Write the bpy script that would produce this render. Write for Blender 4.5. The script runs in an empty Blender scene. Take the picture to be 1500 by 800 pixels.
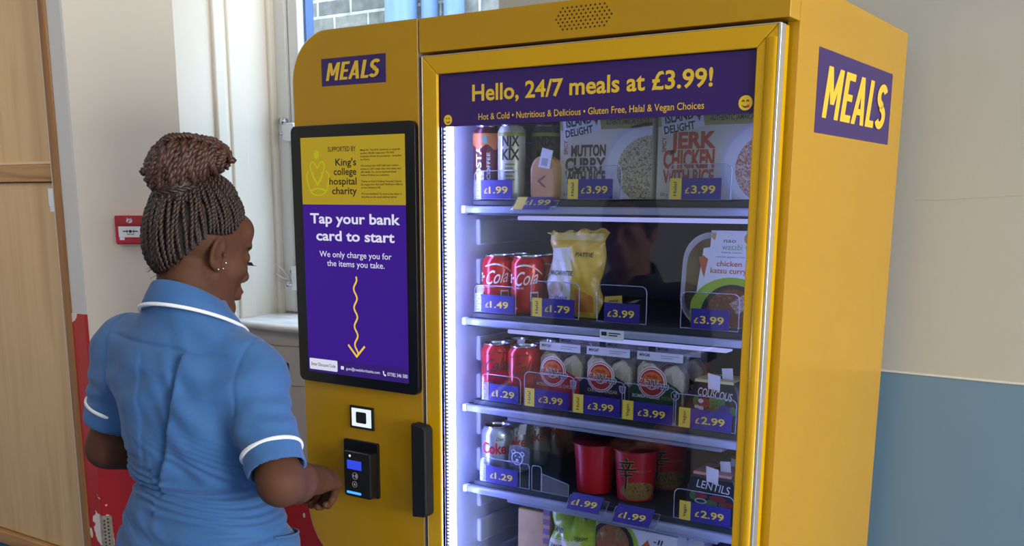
import bpy, bmesh, math, random
import numpy as np
from mathutils import Vector, Matrix, noise as mnoise
random.seed(7); rng = np.random.default_rng(7)
SC = bpy.context.scene
COL = SC.collection
PI = math.pi

# ------------------------------------------------------------------ camera
def lin(c):
    c /= 255.0
    return c/12.92 if c <= .04045 else ((c+.055)/1.055)**2.4
def C(r, g, b): return (lin(r), lin(g), lin(b), 1.0)

cd = bpy.data.cameras.new('camera'); cam = bpy.data.objects.new('camera', cd); COL.objects.link(cam)
yaw, pitch, roll, FPX, SHY = .6007, -.2107, -.0044, 1501.5, 215.7
cam.location = (1.5623, -1.5367, 1.623)
cam.rotation_euler = (Matrix.Rotation(yaw, 3, 'Z') @ Matrix.Rotation(pitch, 3, 'X') @ Matrix.Rotation(roll, 3, 'Y') @ Matrix.Rotation(PI/2, 3, 'X')).to_euler()
cd.sensor_fit = 'HORIZONTAL'; cd.sensor_width = 36.0
cd.lens = FPX/1500*36.0; cd.shift_y = SHY/1500; cd.clip_start = .02
SC.camera = cam

# ------------------------------------------------------------------ world, light, exposure
w = bpy.data.worlds.new('sky'); SC.world = w; w.use_nodes = True
wb = w.node_tree.nodes['Background']; wb.inputs[0].default_value = C(205, 225, 250); wb.inputs[1].default_value = 4.5
SC.view_settings.view_transform = 'Standard'; SC.view_settings.look = 'None'
SC.view_settings.gamma = 1.0; SC.view_settings.use_curve_mapping = False
SC.view_settings.exposure = 0.0

def area(name, loc, target, sx, sy, power, col):
    l = bpy.data.lights.new(name, 'AREA'); l.shape = 'RECTANGLE'; l.size = sx; l.size_y = sy; l.energy = power; l.color = col[:3]
    o = bpy.data.objects.new(name, l); COL.objects.link(o); o.location = loc
    o.rotation_euler = (Vector(target)-Vector(loc)).to_track_quat('-Z', 'Y').to_euler()
    return o
area('daylight_back_window', (-.55, 1.32, 3.35), (-.75, .75, 1.3), 1.3, .8, 120, C(205, 225, 255))
area('side_fill_light', (7.42, -1.5, 1.75), (-.5, -.2, 1.3), 2.4, 1.7, 385, C(255, 252, 248))  # added lamp that brightens the room from the right
CEIL = [(2.5, -1.3, 12), (.9, -2.7, 6), (-2.0, -1.0, 13)]
CEIL_COL = C(255, 249, 242)

# ------------------------------------------------------------------ materials
def mat(name, col, rough=.5, metal=0.0, vary=0.0, vscale=8.0, bump=0.0, bscale=60.0, spec=.5, emit=None, estr=1.0, coat=0.0, sub=0.0):
    m = bpy.data.materials.new(name); m.use_nodes = True
    nt = m.node_tree; b = nt.nodes['Principled BSDF']
    b.inputs['Base Color'].default_value = col; b.inputs['Roughness'].default_value = rough; b.inputs['Metallic'].default_value = metal
    b.inputs['Specular IOR Level'].default_value = spec
    if coat: b.inputs['Coat Weight'].default_value = coat; b.inputs['Coat Roughness'].default_value = .05
    if sub: b.inputs['Subsurface Weight'].default_value = sub; b.inputs['Subsurface Radius'].default_value = (.012, .004, .002); b.inputs['Subsurface Scale'].default_value = .3
    if emit: b.inputs['Emission Color'].default_value = emit; b.inputs['Emission Strength'].default_value = estr
    tc = nt.nodes.new('ShaderNodeTexCoord')
    if vary:
        n = nt.nodes.new('ShaderNodeTexNoise'); n.inputs['Scale'].default_value = vscale; n.inputs['Detail'].default_value = 4
        nt.links.new(tc.outputs['Object'], n.inputs['Vector'])
        mp = nt.nodes.new('ShaderNodeMapRange'); mp.inputs[1].default_value = .3; mp.inputs[2].default_value = .7; mp.inputs[3].default_value = 1-vary; mp.inputs[4].default_value = 1+vary
        nt.links.new(n.outputs['Fac'], mp.inputs[0])
        hs = nt.nodes.new('ShaderNodeHueSaturation'); hs.inputs['Color'].default_value = col
        nt.links.new(mp.outputs[0], hs.inputs['Value']); nt.links.new(hs.outputs[0], b.inputs['Base Color'])
    if bump:
        n2 = nt.nodes.new('ShaderNodeTexNoise'); n2.inputs['Scale'].default_value = bscale; n2.inputs['Detail'].default_value = 3
        nt.links.new(tc.outputs['Object'], n2.inputs['Vector'])
        bp = nt.nodes.new('ShaderNodeBump'); bp.inputs['Strength'].default_value = bump; bp.inputs['Distance'].default_value = .01
        nt.links.new(n2.outputs['Fac'], bp.inputs['Height']); nt.links.new(bp.outputs[0], b.inputs['Normal'])
    return m
def ramp(nt, pts):
    r = nt.nodes.new('ShaderNodeValToRGB'); e = r.color_ramp.elements
    while len(e) < len(pts): e.new(.5)
    for k, (p, c) in enumerate(pts): e[k].position = p; e[k].color = c
    return r
def noisy(name, cols, scale=(30, 30, 30), rough=.5, detail=4, dist=0.0, bump=0.0):
    m = mat(name, cols[0], rough); nt = m.node_tree; b = nt.nodes['Principled BSDF']
    tc = nt.nodes.new('ShaderNodeTexCoord'); mp = nt.nodes.new('ShaderNodeMapping'); mp.inputs['Scale'].default_value = scale
    nt.links.new(tc.outputs['Object'], mp.inputs['Vector'])
    n = nt.nodes.new('ShaderNodeTexNoise'); n.inputs['Scale'].default_value = 1; n.inputs['Detail'].default_value = detail; n.inputs['Distortion'].default_value = dist
    nt.links.new(mp.outputs[0], n.inputs['Vector'])
    k = len(cols); r = ramp(nt, [(.28+.44*i/(k-1), c) for i, c in enumerate(cols)])
    nt.links.new(n.outputs['Fac'], r.inputs[0]); nt.links.new(r.outputs[0], b.inputs['Base Color'])
    if bump:
        bp = nt.nodes.new('ShaderNodeBump'); bp.inputs['Strength'].default_value = bump; bp.inputs['Distance'].default_value = .004
        nt.links.new(n.outputs['Fac'], bp.inputs['Height']); nt.links.new(bp.outputs[0], b.inputs['Normal'])
    return m
def emis(name, col, s):
    m = mat(name, C(0, 0, 0), .6, emit=col, estr=s, spec=.2); return m
def clear(name, tint, ior=1.5, rough=.02, haze=0.0, hazecol=None):
    m = bpy.data.materials.new(name); m.use_nodes = True; nt = m.node_tree; nt.nodes.clear()
    out = nt.nodes.new('ShaderNodeOutputMaterial'); tr = nt.nodes.new('ShaderNodeBsdfTransparent'); tr.inputs[0].default_value = tint
    gl = nt.nodes.new('ShaderNodeBsdfGlossy'); gl.inputs['Roughness'].default_value = rough
    f0 = ((ior-1)/(ior+1))**2
    lw = nt.nodes.new('ShaderNodeLayerWeight'); lw.inputs[0].default_value = .5
    p5 = nt.nodes.new('ShaderNodeMath'); p5.operation = 'POWER'; p5.inputs[1].default_value = 5.0; nt.links.new(lw.outputs['Facing'], p5.inputs[0])
    fr = nt.nodes.new('ShaderNodeMath'); fr.operation = 'MULTIPLY_ADD'; fr.inputs[1].default_value = 1-f0; fr.inputs[2].default_value = f0; nt.links.new(p5.outputs[0], fr.inputs[0])
    mx = nt.nodes.new('ShaderNodeMixShader'); nt.links.new(fr.outputs[0], mx.inputs[0])
    src = tr
    if haze:
        df = nt.nodes.new('ShaderNodeBsdfDiffuse'); df.inputs[0].default_value = hazecol or C(235, 238, 250)
        m2 = nt.nodes.new('ShaderNodeMixShader'); m2.inputs[0].default_value = haze
        nt.links.new(tr.outputs[0], m2.inputs[1]); nt.links.new(df.outputs[0], m2.inputs[2]); src = m2
    nt.links.new(src.outputs[0], mx.inputs[1]); nt.links.new(gl.outputs[0], mx.inputs[2]); nt.links.new(mx.outputs[0], out.inputs[0])
    return m
M = {}
M['yellow'] = mat('yellow_paint', C(186, 138, 10), .22, vary=.03, vscale=3, spec=.5)
M['yellow_door'] = mat('yellow_door_paint', C(212, 160, 5), .2, spec=.5)
M['purple'] = mat('purple_print', C(52, 24, 96), .35)
M['purple_tag'] = mat('purple_label', C(46, 33, 128), .4)
M['sign_yellow'] = mat('sign_yellow', C(232, 190, 48), .45)
M['tag_yellow'] = mat('tag_yellow', C(240, 208, 70), .45)
M['black'] = mat('black_plastic', C(14, 14, 16), .3)
M['matte_black'] = mat('matte_black', C(10, 10, 11), .65)
M['gasket'] = mat('grey_gasket', C(58, 58, 66), .6)
M['white'] = mat('white_print', C(238, 238, 240), .5)
M['paper'] = mat('white_paper', C(236, 238, 245), .7)
M['ink'] = mat('dark_ink', C(38, 32, 34), .6)
M['silver'] = mat('silver_metal', C(205, 208, 215), .25, 1.0)
M['chrome_trim'] = mat('silver_trim', C(225, 222, 215), .3, .8)
M['lining'] = mat('pale_lining', C(196, 198, 214), .5)
M['lining_dark'] = mat('dark_lining', C(74, 80, 86), .55)
M['shelf_dark'] = mat('dark_shelf', C(40, 44, 48), .45)
M['lip'] = clear('clear_shelf_lip', C(225, 230, 245), 1.5, .1, .5, C(200, 205, 225))
M['clear'] = clear('clear_acrylic', C(250, 251, 255), 1.45, .03)
M['clear_edge'] = clear('clear_acrylic_edge', C(240, 243, 255), 1.5, .1, .4, C(215, 222, 245))
M['film'] = clear('clear_film', C(244, 245, 250), 1.5, .12, .12, C(210, 212, 225))
M['glass'] = clear('door_glass', C(236, 241, 242), 1.62, .0)
M['window_glass'] = clear('window_glass', C(245, 250, 252), 1.45, .0)
M['led'] = emis('led_light', C(150, 156, 255), 62.0)
M['fill_soft'] = emis('fill_light_right', C(170, 175, 255), 12.0)
M['bar'] = emis('shelf_light', C(180, 180, 255), 1.1)
M['scr_purple'] = emis('screen_purple', C(72, 30, 165), .62)
M['scr_purple2'] = emis('screen_purple_footer', C(66, 36, 140), .6)
M['scr_yellow'] = emis('screen_yellow', C(200, 170, 40), .66)
M['scr_arrow'] = emis('screen_arrow', C(240, 200, 60), .95)
M['scr_white'] = emis('screen_white', C(225, 225, 245), .9)
M['scr_ink'] = mat('screen_ink', C(30, 26, 10), .6)
M['scr_crown'] = emis('screen_crown', C(186, 186, 26), .8)
M['scr_blue'] = emis('display_blue', C(50, 70, 220), 1.1)
M['led_blue'] = emis('indicator_blue', C(60, 140, 255), 2.0)
M['scan_light'] = emis('scanner_light', C(235, 245, 250), 1.0)

# ------------------------------------------------------------------ mesh helpers
def link(name, me, parent=None):
    o = bpy.data.objects.new(name, me); COL.objects.link(o)
    if parent is not None: o.parent = parent
    return o
class MB:
    def __init__(s): s.v = []; s.f = []; s.m = []
    def add(s, vs, fs, mi=0):
        b = len(s.v); s.v += [tuple(map(float, p)) for p in vs]; s.f += [tuple(b+i for i in f) for f in fs]; s.m += [mi]*len(fs); return s
    def box(s, x0, x1, y0, y1, z0, z1, mi=0):
        vs = [(x, y, z) for z in (z0, z1) for y in (y0, y1) for x in (x0, x1)]
        return s.add(vs, [(0, 2, 3, 1), (4, 5, 7, 6), (0, 1, 5, 4), (2, 6, 7, 3), (0, 4, 6, 2), (1, 3, 7, 5)], mi)
    def prism(s, poly, y0, y1, mi=0, axis='y', holes=None):
        # poly in (x,z) for axis y, (x,y) for axis z, (y,z) for axis x; counter-clockwise seen from -axis for y
        n = len(poly)
        def P(a, b, t): return (a, t, b) if axis == 'y' else ((a, b, t) if axis == 'z' else (t, a, b))
        vs = [P(a, b, y0) for a, b in poly]+[P(a, b, y1) for a, b in poly]
        fs = [tuple(range(n)), tuple(range(2*n-1, n-1, -1))]+[(i, i+n, (i+1) % n+n, (i+1) % n) for i in range(n)]
        return s.add(vs, fs, mi)
    def lathe(s, prof, cx=0, cy=0, seg=28, mi=0, a0=0.0):
        b = []; n = len(prof)
        for k in range(seg):
            t = 2*PI*k/seg+a0
            for r, z in prof: b.append((cx+r*math.cos(t), cy+r*math.sin(t), z))
        fs = []
        for k in range(seg):
            k2 = (k+1) % seg
            for j in range(n-1): fs.append((k*n+j, k2*n+j, k2*n+j+1, k*n+j+1))
        return s.add(b, fs, mi)
    def tube(s, path, r, seg=8, mi=0, closed=False, caps=True):
        P = np.array(path, float); n = len(P)
        R = np.full(n, r, float) if np.isscalar(r) else np.array(r, float)
        T = np.gradient(P, axis=0) if not closed else np.roll(P, -1, 0)-np.roll(P, 1, 0)
        T /= np.linalg.norm(T, axis=1)[:, None]+1e-12
        u = np.cross(T[0], (0, 0, 1.0));
        if np.linalg.norm(u) < 1e-3: u = np.cross(T[0], (1.0, 0, 0))
        u /= np.linalg.norm(u); vs = []
        for i in range(n):
            u = u-T[i]*(u@T[i]); u /= np.linalg.norm(u)+1e-12; w_ = np.cross(T[i], u)
            for k in range(seg):
                t = 2*PI*k/seg; vs.append(P[i]+R[i]*(math.cos(t)*u+math.sin(t)*w_))
        fs = []
        for i in range(n if closed else n-1):
            j = (i+1) % n
            for k in range(seg): fs.append((i*seg+k, i*seg+(k+1) % seg, j*seg+(k+1) % seg, j*seg+k))
        if caps and not closed: fs += [tuple(range(seg-1, -1, -1)), tuple((n-1)*seg+k for k in range(seg))]
        return s.add(vs, fs, mi)
    def grid(s, pts, mi=0):
        a = np.array(pts, float); n, m = a.shape[:2]
        return s.add(a.reshape(-1, 3), [(i*m+j, i*m+j+1, (i+1)*m+j+1, (i+1)*m+j) for i in range(n-1) for j in range(m-1)], mi)
    def ell(s, c, r, seg=16, rings=10, mi=0):
        vs = []; fs = []
        for i in range(rings+1):
            p = PI*i/rings
            for k in range(seg):
                t = 2*PI*k/seg; vs.append((c[0]+r[0]*math.sin(p)*math.cos(t), c[1]+r[1]*math.sin(p)*math.sin(t), c[2]+r[2]*math.cos(p)))
        for i in range(rings):
            for k in range(seg): fs.append((i*seg+k, (i+1)*seg+k, (i+1)*seg+(k+1) % seg, i*seg+(k+1) % seg))
        return s.add(vs, fs, mi)
    def build(s, name, mats, parent=None, smooth=False, bevel=0.0, loc=None, auto=None):
        me = bpy.data.meshes.new(name); me.from_pydata(s.v, [], s.f)
        for m in (mats if isinstance(mats, (list, tuple)) else [mats]): me.materials.append(m)
        me.polygons.foreach_set('material_index', s.m)
        bm = bmesh.new(); bm.from_mesh(me); bmesh.ops.recalc_face_normals(bm, faces=bm.faces); bm.to_mesh(me); bm.free()
        if smooth: me.shade_smooth()
        o = link(name, me, parent)
        if loc: o.location = loc
        if auto and smooth: me.set_sharp_from_angle(angle=auto)
        if bevel:
            b = o.modifiers.new('bevel', 'BEVEL'); b.width = bevel; b.segments = 3; b.limit_method = 'ANGLE'; b.angle_limit = .6
        me.update()
        return o
def empty(name, loc=(0, 0, 0), label=None, cat=None, group=None, rz=0.0):
    o = bpy.data.objects.new(name, None); COL.objects.link(o); o.location = loc; o.rotation_euler = (0, 0, rz); o.empty_display_size = .05
    return tag(o, label, cat, group)
def tag(o, label=None, cat=None, group=None, kind=None):
    if label: o['label'] = label
    if cat: o['category'] = cat
    if group: o['group'] = group
    if kind: o['kind'] = kind
    return o
def struct(o, label=None):
    o['kind'] = 'structure'
    if label: o['label'] = label
    return o
def dup(root, loc, label=None, rz=None, group=None):
    def cp(o, par):
        c = o.copy(); COL.objects.link(c)
        if par is not None: c.parent = par; c.matrix_parent_inverse = o.matrix_parent_inverse.copy()
        for ch in list(o.children): cp(ch, c)
        return c
    r = cp(root, None); r.location = loc
    if rz is not None: r.rotation_euler = (0, 0, rz)
    if label: r['label'] = label
    if group: r['group'] = group
    return r
def rrect(x0, x1, z0, z1, r, n=6, corners=(1, 1, 1, 1)):
    # corners: bottom-left, bottom-right, top-right, top-left (each may be its own radius factor)
    out = []
    for (cx, cz, sx, sz, a, k) in ((x0, z0, 1, 1, PI, 0), (x1, z0, -1, 1, 1.5*PI, 1), (x1, z1, -1, -1, 0, 2), (x0, z1, 1, -1, .5*PI, 3)):
        q = r*corners[k]
        if q <= 1e-6: out.append((cx, cz)); continue
        for i in range(n+1):
            t = a+.5*PI*i/n; out.append((cx+sx*q+q*math.cos(t), cz+sz*q+q*math.sin(t)))
    return out
def ring_poly(cx, cz, rx, rz, n=36, clip=None):
    p = [(cx+rx*math.cos(2*PI*k/n), cz+rz*math.sin(2*PI*k/n)) for k in range(n)]
    if clip: p = [(min(max(a, clip[0]), clip[1]), min(max(b, clip[2]), clip[3])) for a, b in p]
    return p
def flat(name, polys, y, m, parent, th=.0003):
    b = MB()
    for p in polys: b.prism(p, y-th, y+.0002)
    return b.build(name, m, parent)
_tx = {}
def glyphs(s, bold=0.0, shear=0.0, align='CENTER', spacing=1.0, line=1.0):
    key = (s, bold, shear, align, spacing, line)
    if key not in _tx:
        c = bpy.data.curves.new('txt', 'FONT'); c.body = s; c.offset = bold; c.shear = shear; c.align_x = align; c.space_character = spacing; c.space_line = line; c.resolution_u = 3
        o = bpy.data.objects.new('txt', c); COL.objects.link(o); dg = bpy.context.evaluated_depsgraph_get(); dg.update()
        me = bpy.data.meshes.new_from_object(o.evaluated_get(dg)); bpy.data.objects.remove(o); bpy.data.curves.remove(c)
        v = np.array([p.co[:2] for p in me.vertices]).reshape(-1, 2); f = [tuple(p.vertices) for p in me.polygons]; bpy.data.meshes.remove(me)
        _tx[key] = (v, f)
    return _tx[key]
def text(name, s, m, parent, x0, x1, z, h, y, bold=.012, shear=0.0, spacing=1.0, side=None, wrap=None, rot=0.0, align='CENTER', line=1.0, tilt=None, fit=True):
    """lettering fitted between x0 and x1, baseline z, capital height h, in the plane y (side: the plane x = side, x0..x1 run along y)"""
    v, f = glyphs(s, bold, shear, align, spacing, line)
    if not len(v): return None
    k = h/.702; v = v*[k, k]
    a, b = v[:, 0].min(), v[:, 0].max()
    if x1 is not None and fit: v = np.stack([(v[:, 0]-a)*(x1-x0)/(b-a)+x0, v[:, 1]], 1)
    else:
        off = {'CENTER': -(a+b)/2, 'LEFT': -a, 'RIGHT': -b}[align]; v = v+[x0+off, 0]
    if rot:
        c0 = np.array([(v[:, 0].min()+v[:, 0].max())/2, 0]); cs, sn = math.cos(rot), math.sin(rot)
        v = (v-c0)@np.array([[cs, sn], [-sn, cs]])+c0
    v = v+[0, z]
    if wrap:   # (cx, cy, r, angle): wrapped round a cylinder; x is arc length, angle towards +x from -y
        cx, cy, r, a0 = wrap
        bm = bmesh.new(); vs = [bm.verts.new((p[0], 0, p[1])) for p in v]
        for q in f:
            try: bm.faces.new([vs[i] for i in q])
            except ValueError: pass
        lo, hi = v[:, 0].min(), v[:, 0].max(); t = lo+.004
        while t < hi:
            bmesh.ops.bisect_plane(bm, geom=bm.verts[:]+bm.edges[:]+bm.faces[:], plane_co=(t, 0, 0), plane_no=(1, 0, 0)); t += .004
        for q in bm.verts:
            t = q.co.x/r+a0; q.co = (cx+(r+.0004)*math.sin(t), cy-(r+.0004)*math.cos(t), q.co.z)
        me = bpy.data.meshes.new(name); bm.to_mesh(me); bm.free(); me.materials.append(m); return link(name, me, parent)
    if side is not None: vs = [(side, p[0], p[1]) for p in v]
    else: vs = [(p[0], y, p[1]) for p in v]
    if tilt is not None:   # (pivot y, pivot z, angle): leans the lettering back round the x axis
        py, pz, an = tilt; vs = [(p[0], py+(p[1]-py)*math.cos(an)+(p[2]-pz)*math.sin(an), pz-(p[1]-py)*math.sin(an)+(p[2]-pz)*math.cos(an)) for p in vs]
    me = bpy.data.meshes.new(name); me.from_pydata(vs, [], f); me.materials.append(m); me.update()
    return link(name, me, parent)
# ------------------------------------------------------------------ the room
def paint(name, col, vary=.03, sc=1.5, rough=.6):
    return mat(name, col, rough, vary=vary, vscale=sc, bump=.06, bscale=14)
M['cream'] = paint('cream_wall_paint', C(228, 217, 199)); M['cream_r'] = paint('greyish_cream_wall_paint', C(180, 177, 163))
M['cream_b'] = paint('pale_wall_paint', C(220, 216, 206))
M['grey_strip'] = paint('pale_grey_paint', C(205, 203, 198))
M['blue_dado'] = mat('blue_gloss_paint', C(106, 136, 154), .3, vary=.04, vscale=1.2, bump=.05, bscale=10)
M['grey_panel'] = noisy('grey_painted_plaster', [C(186, 180, 170), C(178, 171, 160)], (3, 3, 3), .6)
M['floor'] = noisy('blue_lino', [C(40, 82, 140), C(52, 96, 152)], (120, 120, 120), .35)
M['ceiling'] = mat('ceiling_paint', C(238, 236, 230), .8)
def chipped(name, red, edge_axis_pts):
    """red gloss paint worn through to white plaster near the pier corner and in a few spots"""
    m = mat(name, red, .32); nt = m.node_tree; b = nt.nodes['Principled BSDF']
    tc = nt.nodes.new('ShaderNodeTexCoord')
    n = nt.nodes.new('ShaderNodeTexNoise'); n.inputs['Scale'].default_value = 14; n.inputs['Detail'].default_value = 6
    nt.links.new(tc.outputs['Object'], n.inputs['Vector'])
    acc = None
    for (px, py, pz, rx, rz) in edge_axis_pts:
        sub = nt.nodes.new('ShaderNodeVectorMath'); sub.operation = 'SUBTRACT'; sub.inputs[1].default_value = (px, py, pz)
        nt.links.new(tc.outputs['Object'], sub.inputs[0])
        mul = nt.nodes.new('ShaderNodeVectorMath'); mul.operation = 'MULTIPLY'; mul.inputs[1].default_value = (1/rx, 1/rx, 1/rz)
        nt.links.new(sub.outputs[0], mul.inputs[0])
        ln = nt.nodes.new('ShaderNodeVectorMath'); ln.operation = 'LENGTH'; nt.links.new(mul.outputs[0], ln.inputs[0])
        if acc is None: acc = ln.outputs['Value']
        else:
            mn = nt.nodes.new('ShaderNodeMath'); mn.operation = 'MINIMUM'; nt.links.new(acc, mn.inputs[0]); nt.links.new(ln.outputs['Value'], mn.inputs[1]); acc = mn.outputs[0]
    mu = nt.nodes.new('ShaderNodeMath'); mu.operation = 'MULTIPLY_ADD'; mu.inputs[1].default_value = 3.0; mu.inputs[2].default_value = -1.5
    nt.links.new(n.outputs['Fac'], mu.inputs[0])
    ad = nt.nodes.new('ShaderNodeMath'); ad.operation = 'ADD'; nt.links.new(mu.outputs[0], ad.inputs[0]); nt.links.new(acc, ad.inputs[1])
    lt = nt.nodes.new('ShaderNodeMath'); lt.operation = 'LESS_THAN'; lt.inputs[1].default_value = .8; nt.links.new(ad.outputs[0], lt.inputs[0])
    mx = nt.nodes.new('ShaderNodeMix'); mx.data_type = 'RGBA'; mx.inputs[6].default_value = red; mx.inputs[7].default_value = C(222, 212, 200)
    nt.links.new(lt.outputs[0], mx.inputs[0]); nt.links.new(mx.outputs[2], b.inputs['Base Color'])
    return m
RED = C(176, 26, 26)
M['red'] = chipped('red_gloss_paint', RED, [(-1.315, .318, .585, .035, .11), (-1.365, .318, .555, .008, .02), (-1.385, .318, .93, .008, .022), (-1.303, .318, .93, .006, .12), (-1.37, .318, 1.262, .03, .03), (-1.29, .33, .60, .02, .10)])
M['red2'] = chipped('red_gloss_paint_under_window', RED, [(-.985, .716, .60, .022, .05), (-.99, .716, .56, .03, .02), (-.80, .716, .62, .006, .01), (-.9, .716, .66, .01, .01), (-.83, .716, .70, .04, .012)])

X_R, X_L, Y_F, Z_C = 7.5, -4.0, -4.0, 2.9
struct(MB().box(X_L-.1, X_R+.1, Y_F-.1, 1.0, -.06, 0).build('floor', M['floor']))
struct(MB().box(X_L-.1, X_R+.1, Y_F-.1, 1.0, Z_C, Z_C+.08).build('ceiling', M['ceiling']))
# wall right of the window, behind the machine: cream over a blue dado
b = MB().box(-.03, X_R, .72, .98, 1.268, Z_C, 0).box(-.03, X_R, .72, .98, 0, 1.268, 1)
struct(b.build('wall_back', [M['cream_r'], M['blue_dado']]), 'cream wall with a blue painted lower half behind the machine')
b = MB()
path = [(-.02+7.4*k/60, .719, 1.268+.0006*math.sin(k*1.7)) for k in range(61)]
b.tube(path, .003, 6); struct(b.build('trim_1', mat('dado_edge', C(214, 210, 200), .4), smooth=True))
# fine crack over the cream paint
b = MB().tube([(1.02, .7195, 1.628), (1.08, .7195, 1.629), (1.14, .7195, 1.633), (1.2, .7195, 1.637), (1.3, .7195, 1.639)], .0008, 5)
struct(b.build('trim_2', mat('crack', C(190, 182, 168), .7)))
# wall right of the camera with a window added to carry the side light, wall behind the camera
b = MB().box(X_R, X_R+.1, Y_F, -2.8, 0, Z_C).box(X_R, X_R+.1, -.2, 1, 0, Z_C).box(X_R, X_R+.1, -2.8, -.2, 0, .85).box(X_R, X_R+.1, -2.8, -.2, 2.65, Z_C)
struct(b.build('wall_right', M['cream_b']))
b = MB().box(X_R+.02, X_R+.07, -2.8, -2.73, .85, 2.65).box(X_R+.02, X_R+.07, -.27, -.2, .85, 2.65).box(X_R+.02, X_R+.07, -2.73, -.27, .85, .92).box(X_R+.02, X_R+.07, -2.73, -.27, 2.58, 2.65).box(X_R+.02, X_R+.07, -1.53, -1.47, .92, 2.58)
wo = struct(b.build('added_window', M['white'])); MB().box(X_R+.04, X_R+.046, -2.73, -.27, .92, 2.58).build('pane', M['window_glass'], wo)
b = MB().box(X_L, X_R, Y_F-.1, Y_F, 0, Z_C)
struct(b.build('wall_front', M['cream_b']))
b = MB().box(X_L-.1, X_L, Y_F, 1, 0, Z_C); struct(b.build('wall_left', M['cream_b']))
# window wall: apron below the sill, head above
b = MB().box(-1.08, -.03, .72, .98, .80, 1.214, 0).box(-1.08, -.03, .72, .98, 2.72, Z_C, 0)
struct(b.build('wall_window', [M['grey_panel']]), 'grey painted panel under the window sill')
b = MB().box(-1.08, -.03, .717, .98, 0, .80); struct(b.build('trim_3', M['red2']), 'chipped red painted strip under the window')
b = MB()
for z, dz in ((1.172, .002), (1.045, .0016)):
    b.tube([(-1.07+1.02*k/24, .7198, z+.003*math.sin(k*1.1)+.001*math.sin(k*3)) for k in range(25)], dz, 5)
struct(b.build('trim_4', mat('plaster_crack', C(150, 138, 122), .7), smooth=True))
# splayed pier between the cupboard front and the window
def pier(z0, z1, e=0.0):
    return [(-1.42, .32-e), (-1.306, .32-e), (-1.297, .3225-e), (-1.08+e*.7, .54-e*.7), (-1.08+e*.7, .98), (-1.42, .98)]
b = MB(); b.prism(pier(0, 0), 0, Z_C, axis='z')
# strip beside the door frame is greyer, the splayed face cream
o = b.build('wall_pier', [M['cream'], M['grey_strip']])
for p in o.data.polygons:
    if p.normal.y < -.95: p.material_index = 1
struct(o, 'cream splayed pier beside the window')
b = MB(); b.prism([(-1.398, .3175), (-1.305, .3175), (-1.2965, .3195), (-1.2965, .326), (-1.398, .326)], 0, 1.276, axis='z')
struct(b.build('trim_5', M['red']), 'chipped red painted strip next to the wooden door frame')
b = MB(); b.prism([(-1.2965, .3195), (-1.0785, .5385), (-1.0785, .6), (-1.2965, .36)], 0, 1.15, axis='z')
struct(b.build('trim_6', M['red']), 'red painted lower part of the splayed pier')
# exposed metal corner bead where the plaster broke off
b = MB(); b.prism([(-1.309, .3155), (-1.2945, .3165), (-1.2765, .3365), (-1.279, .3405), (-1.2965, .322), (-1.309, .321)], .30, .63, axis='z', mi=0)
for k in range(26):
    z = .315+.012*k
    for q in (0, 1):
        cx, cy = (-1.2905+.0075*q, .3195+.0082*q); zz = z+.006*q
        b.tube([(cx-.001, cy-.0005, zz), (cx+.0016, cy-.0022, zz)], .0032, 6, 1)
struct(b.build('trim_7', [mat('corner_bead_metal', C(168, 158, 140), .5, .3, vary=.25, vscale=60), mat('corner_bead_hole', C(70, 62, 52), .8)]), 'exposed perforated metal corner bead at the broken pier corner')
# reveal casing boards
b = MB().box(-1.085, -1.066, .675, .715, 1.24, 2.72).box(-1.085, -1.072, .735, .80, 1.24, 2.72).box(-1.085, -1.066, .90, .93, 1.24, 2.72)
struct(b.build('trim_8', M['cream'], bevel=.006), 'pale reveal casing beside the window')

# window with white frame
wf = MB()
wf.box(-1.075, -1.02, .925, .985, 1.25, 2.72).box(-.085, -.03, .925, .985, 1.25, 2.72).box(-1.02, -.085, .925, .985, 2.66, 2.72).box(-1.02, -.085, .925, .985, 1.25, 1.27)
w1 = struct(wf.build('window_1', mat('white_window_paint', C(226, 224, 218), .35), bevel=.004), 'white framed window behind the machine')
sh = MB().box(-1.016, -.972, .935, .972, 1.274, 2.655).box(-.133, -.089, .935, .972, 1.274, 2.655).box(-.972, -.133, .935, .972, 2.61, 2.655).box(-.972, -.133, .935, .972, 1.274, 1.33)
sh.build('sash', mat('sash_paint', C(228, 226, 222), .35), w1, bevel=.004)
MB().box(-.973, -.962, .965, 1.0, 1.33, 2.61).box(-.143, -.132, .965, 1.0, 1.33, 2.61).build('outer_edge', mat('blue_outer_edge', C(60, 92, 140), .5), w1)
MB().box(-.972, -.133, .951, .956, 1.33, 2.61).build('pane', M['window_glass'], w1)
# sill
pr = [(.70, 1.2185), (.6935, 1.222), (.690, 1.230), (.6935, 1.238), (.70, 1.2415), (.98, 1.247), (.98, 1.2145), (.71, 1.2145)]
b = MB(); b.prism(pr, -1.115, -.03, axis='x')
struct(b.build('window_sill', noisy('pale_marble', [C(232, 228, 220), C(214, 210, 204), C(238, 235, 230)], (6, 14, 14), .25), bevel=.004), 'pale stone window sill')
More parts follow.
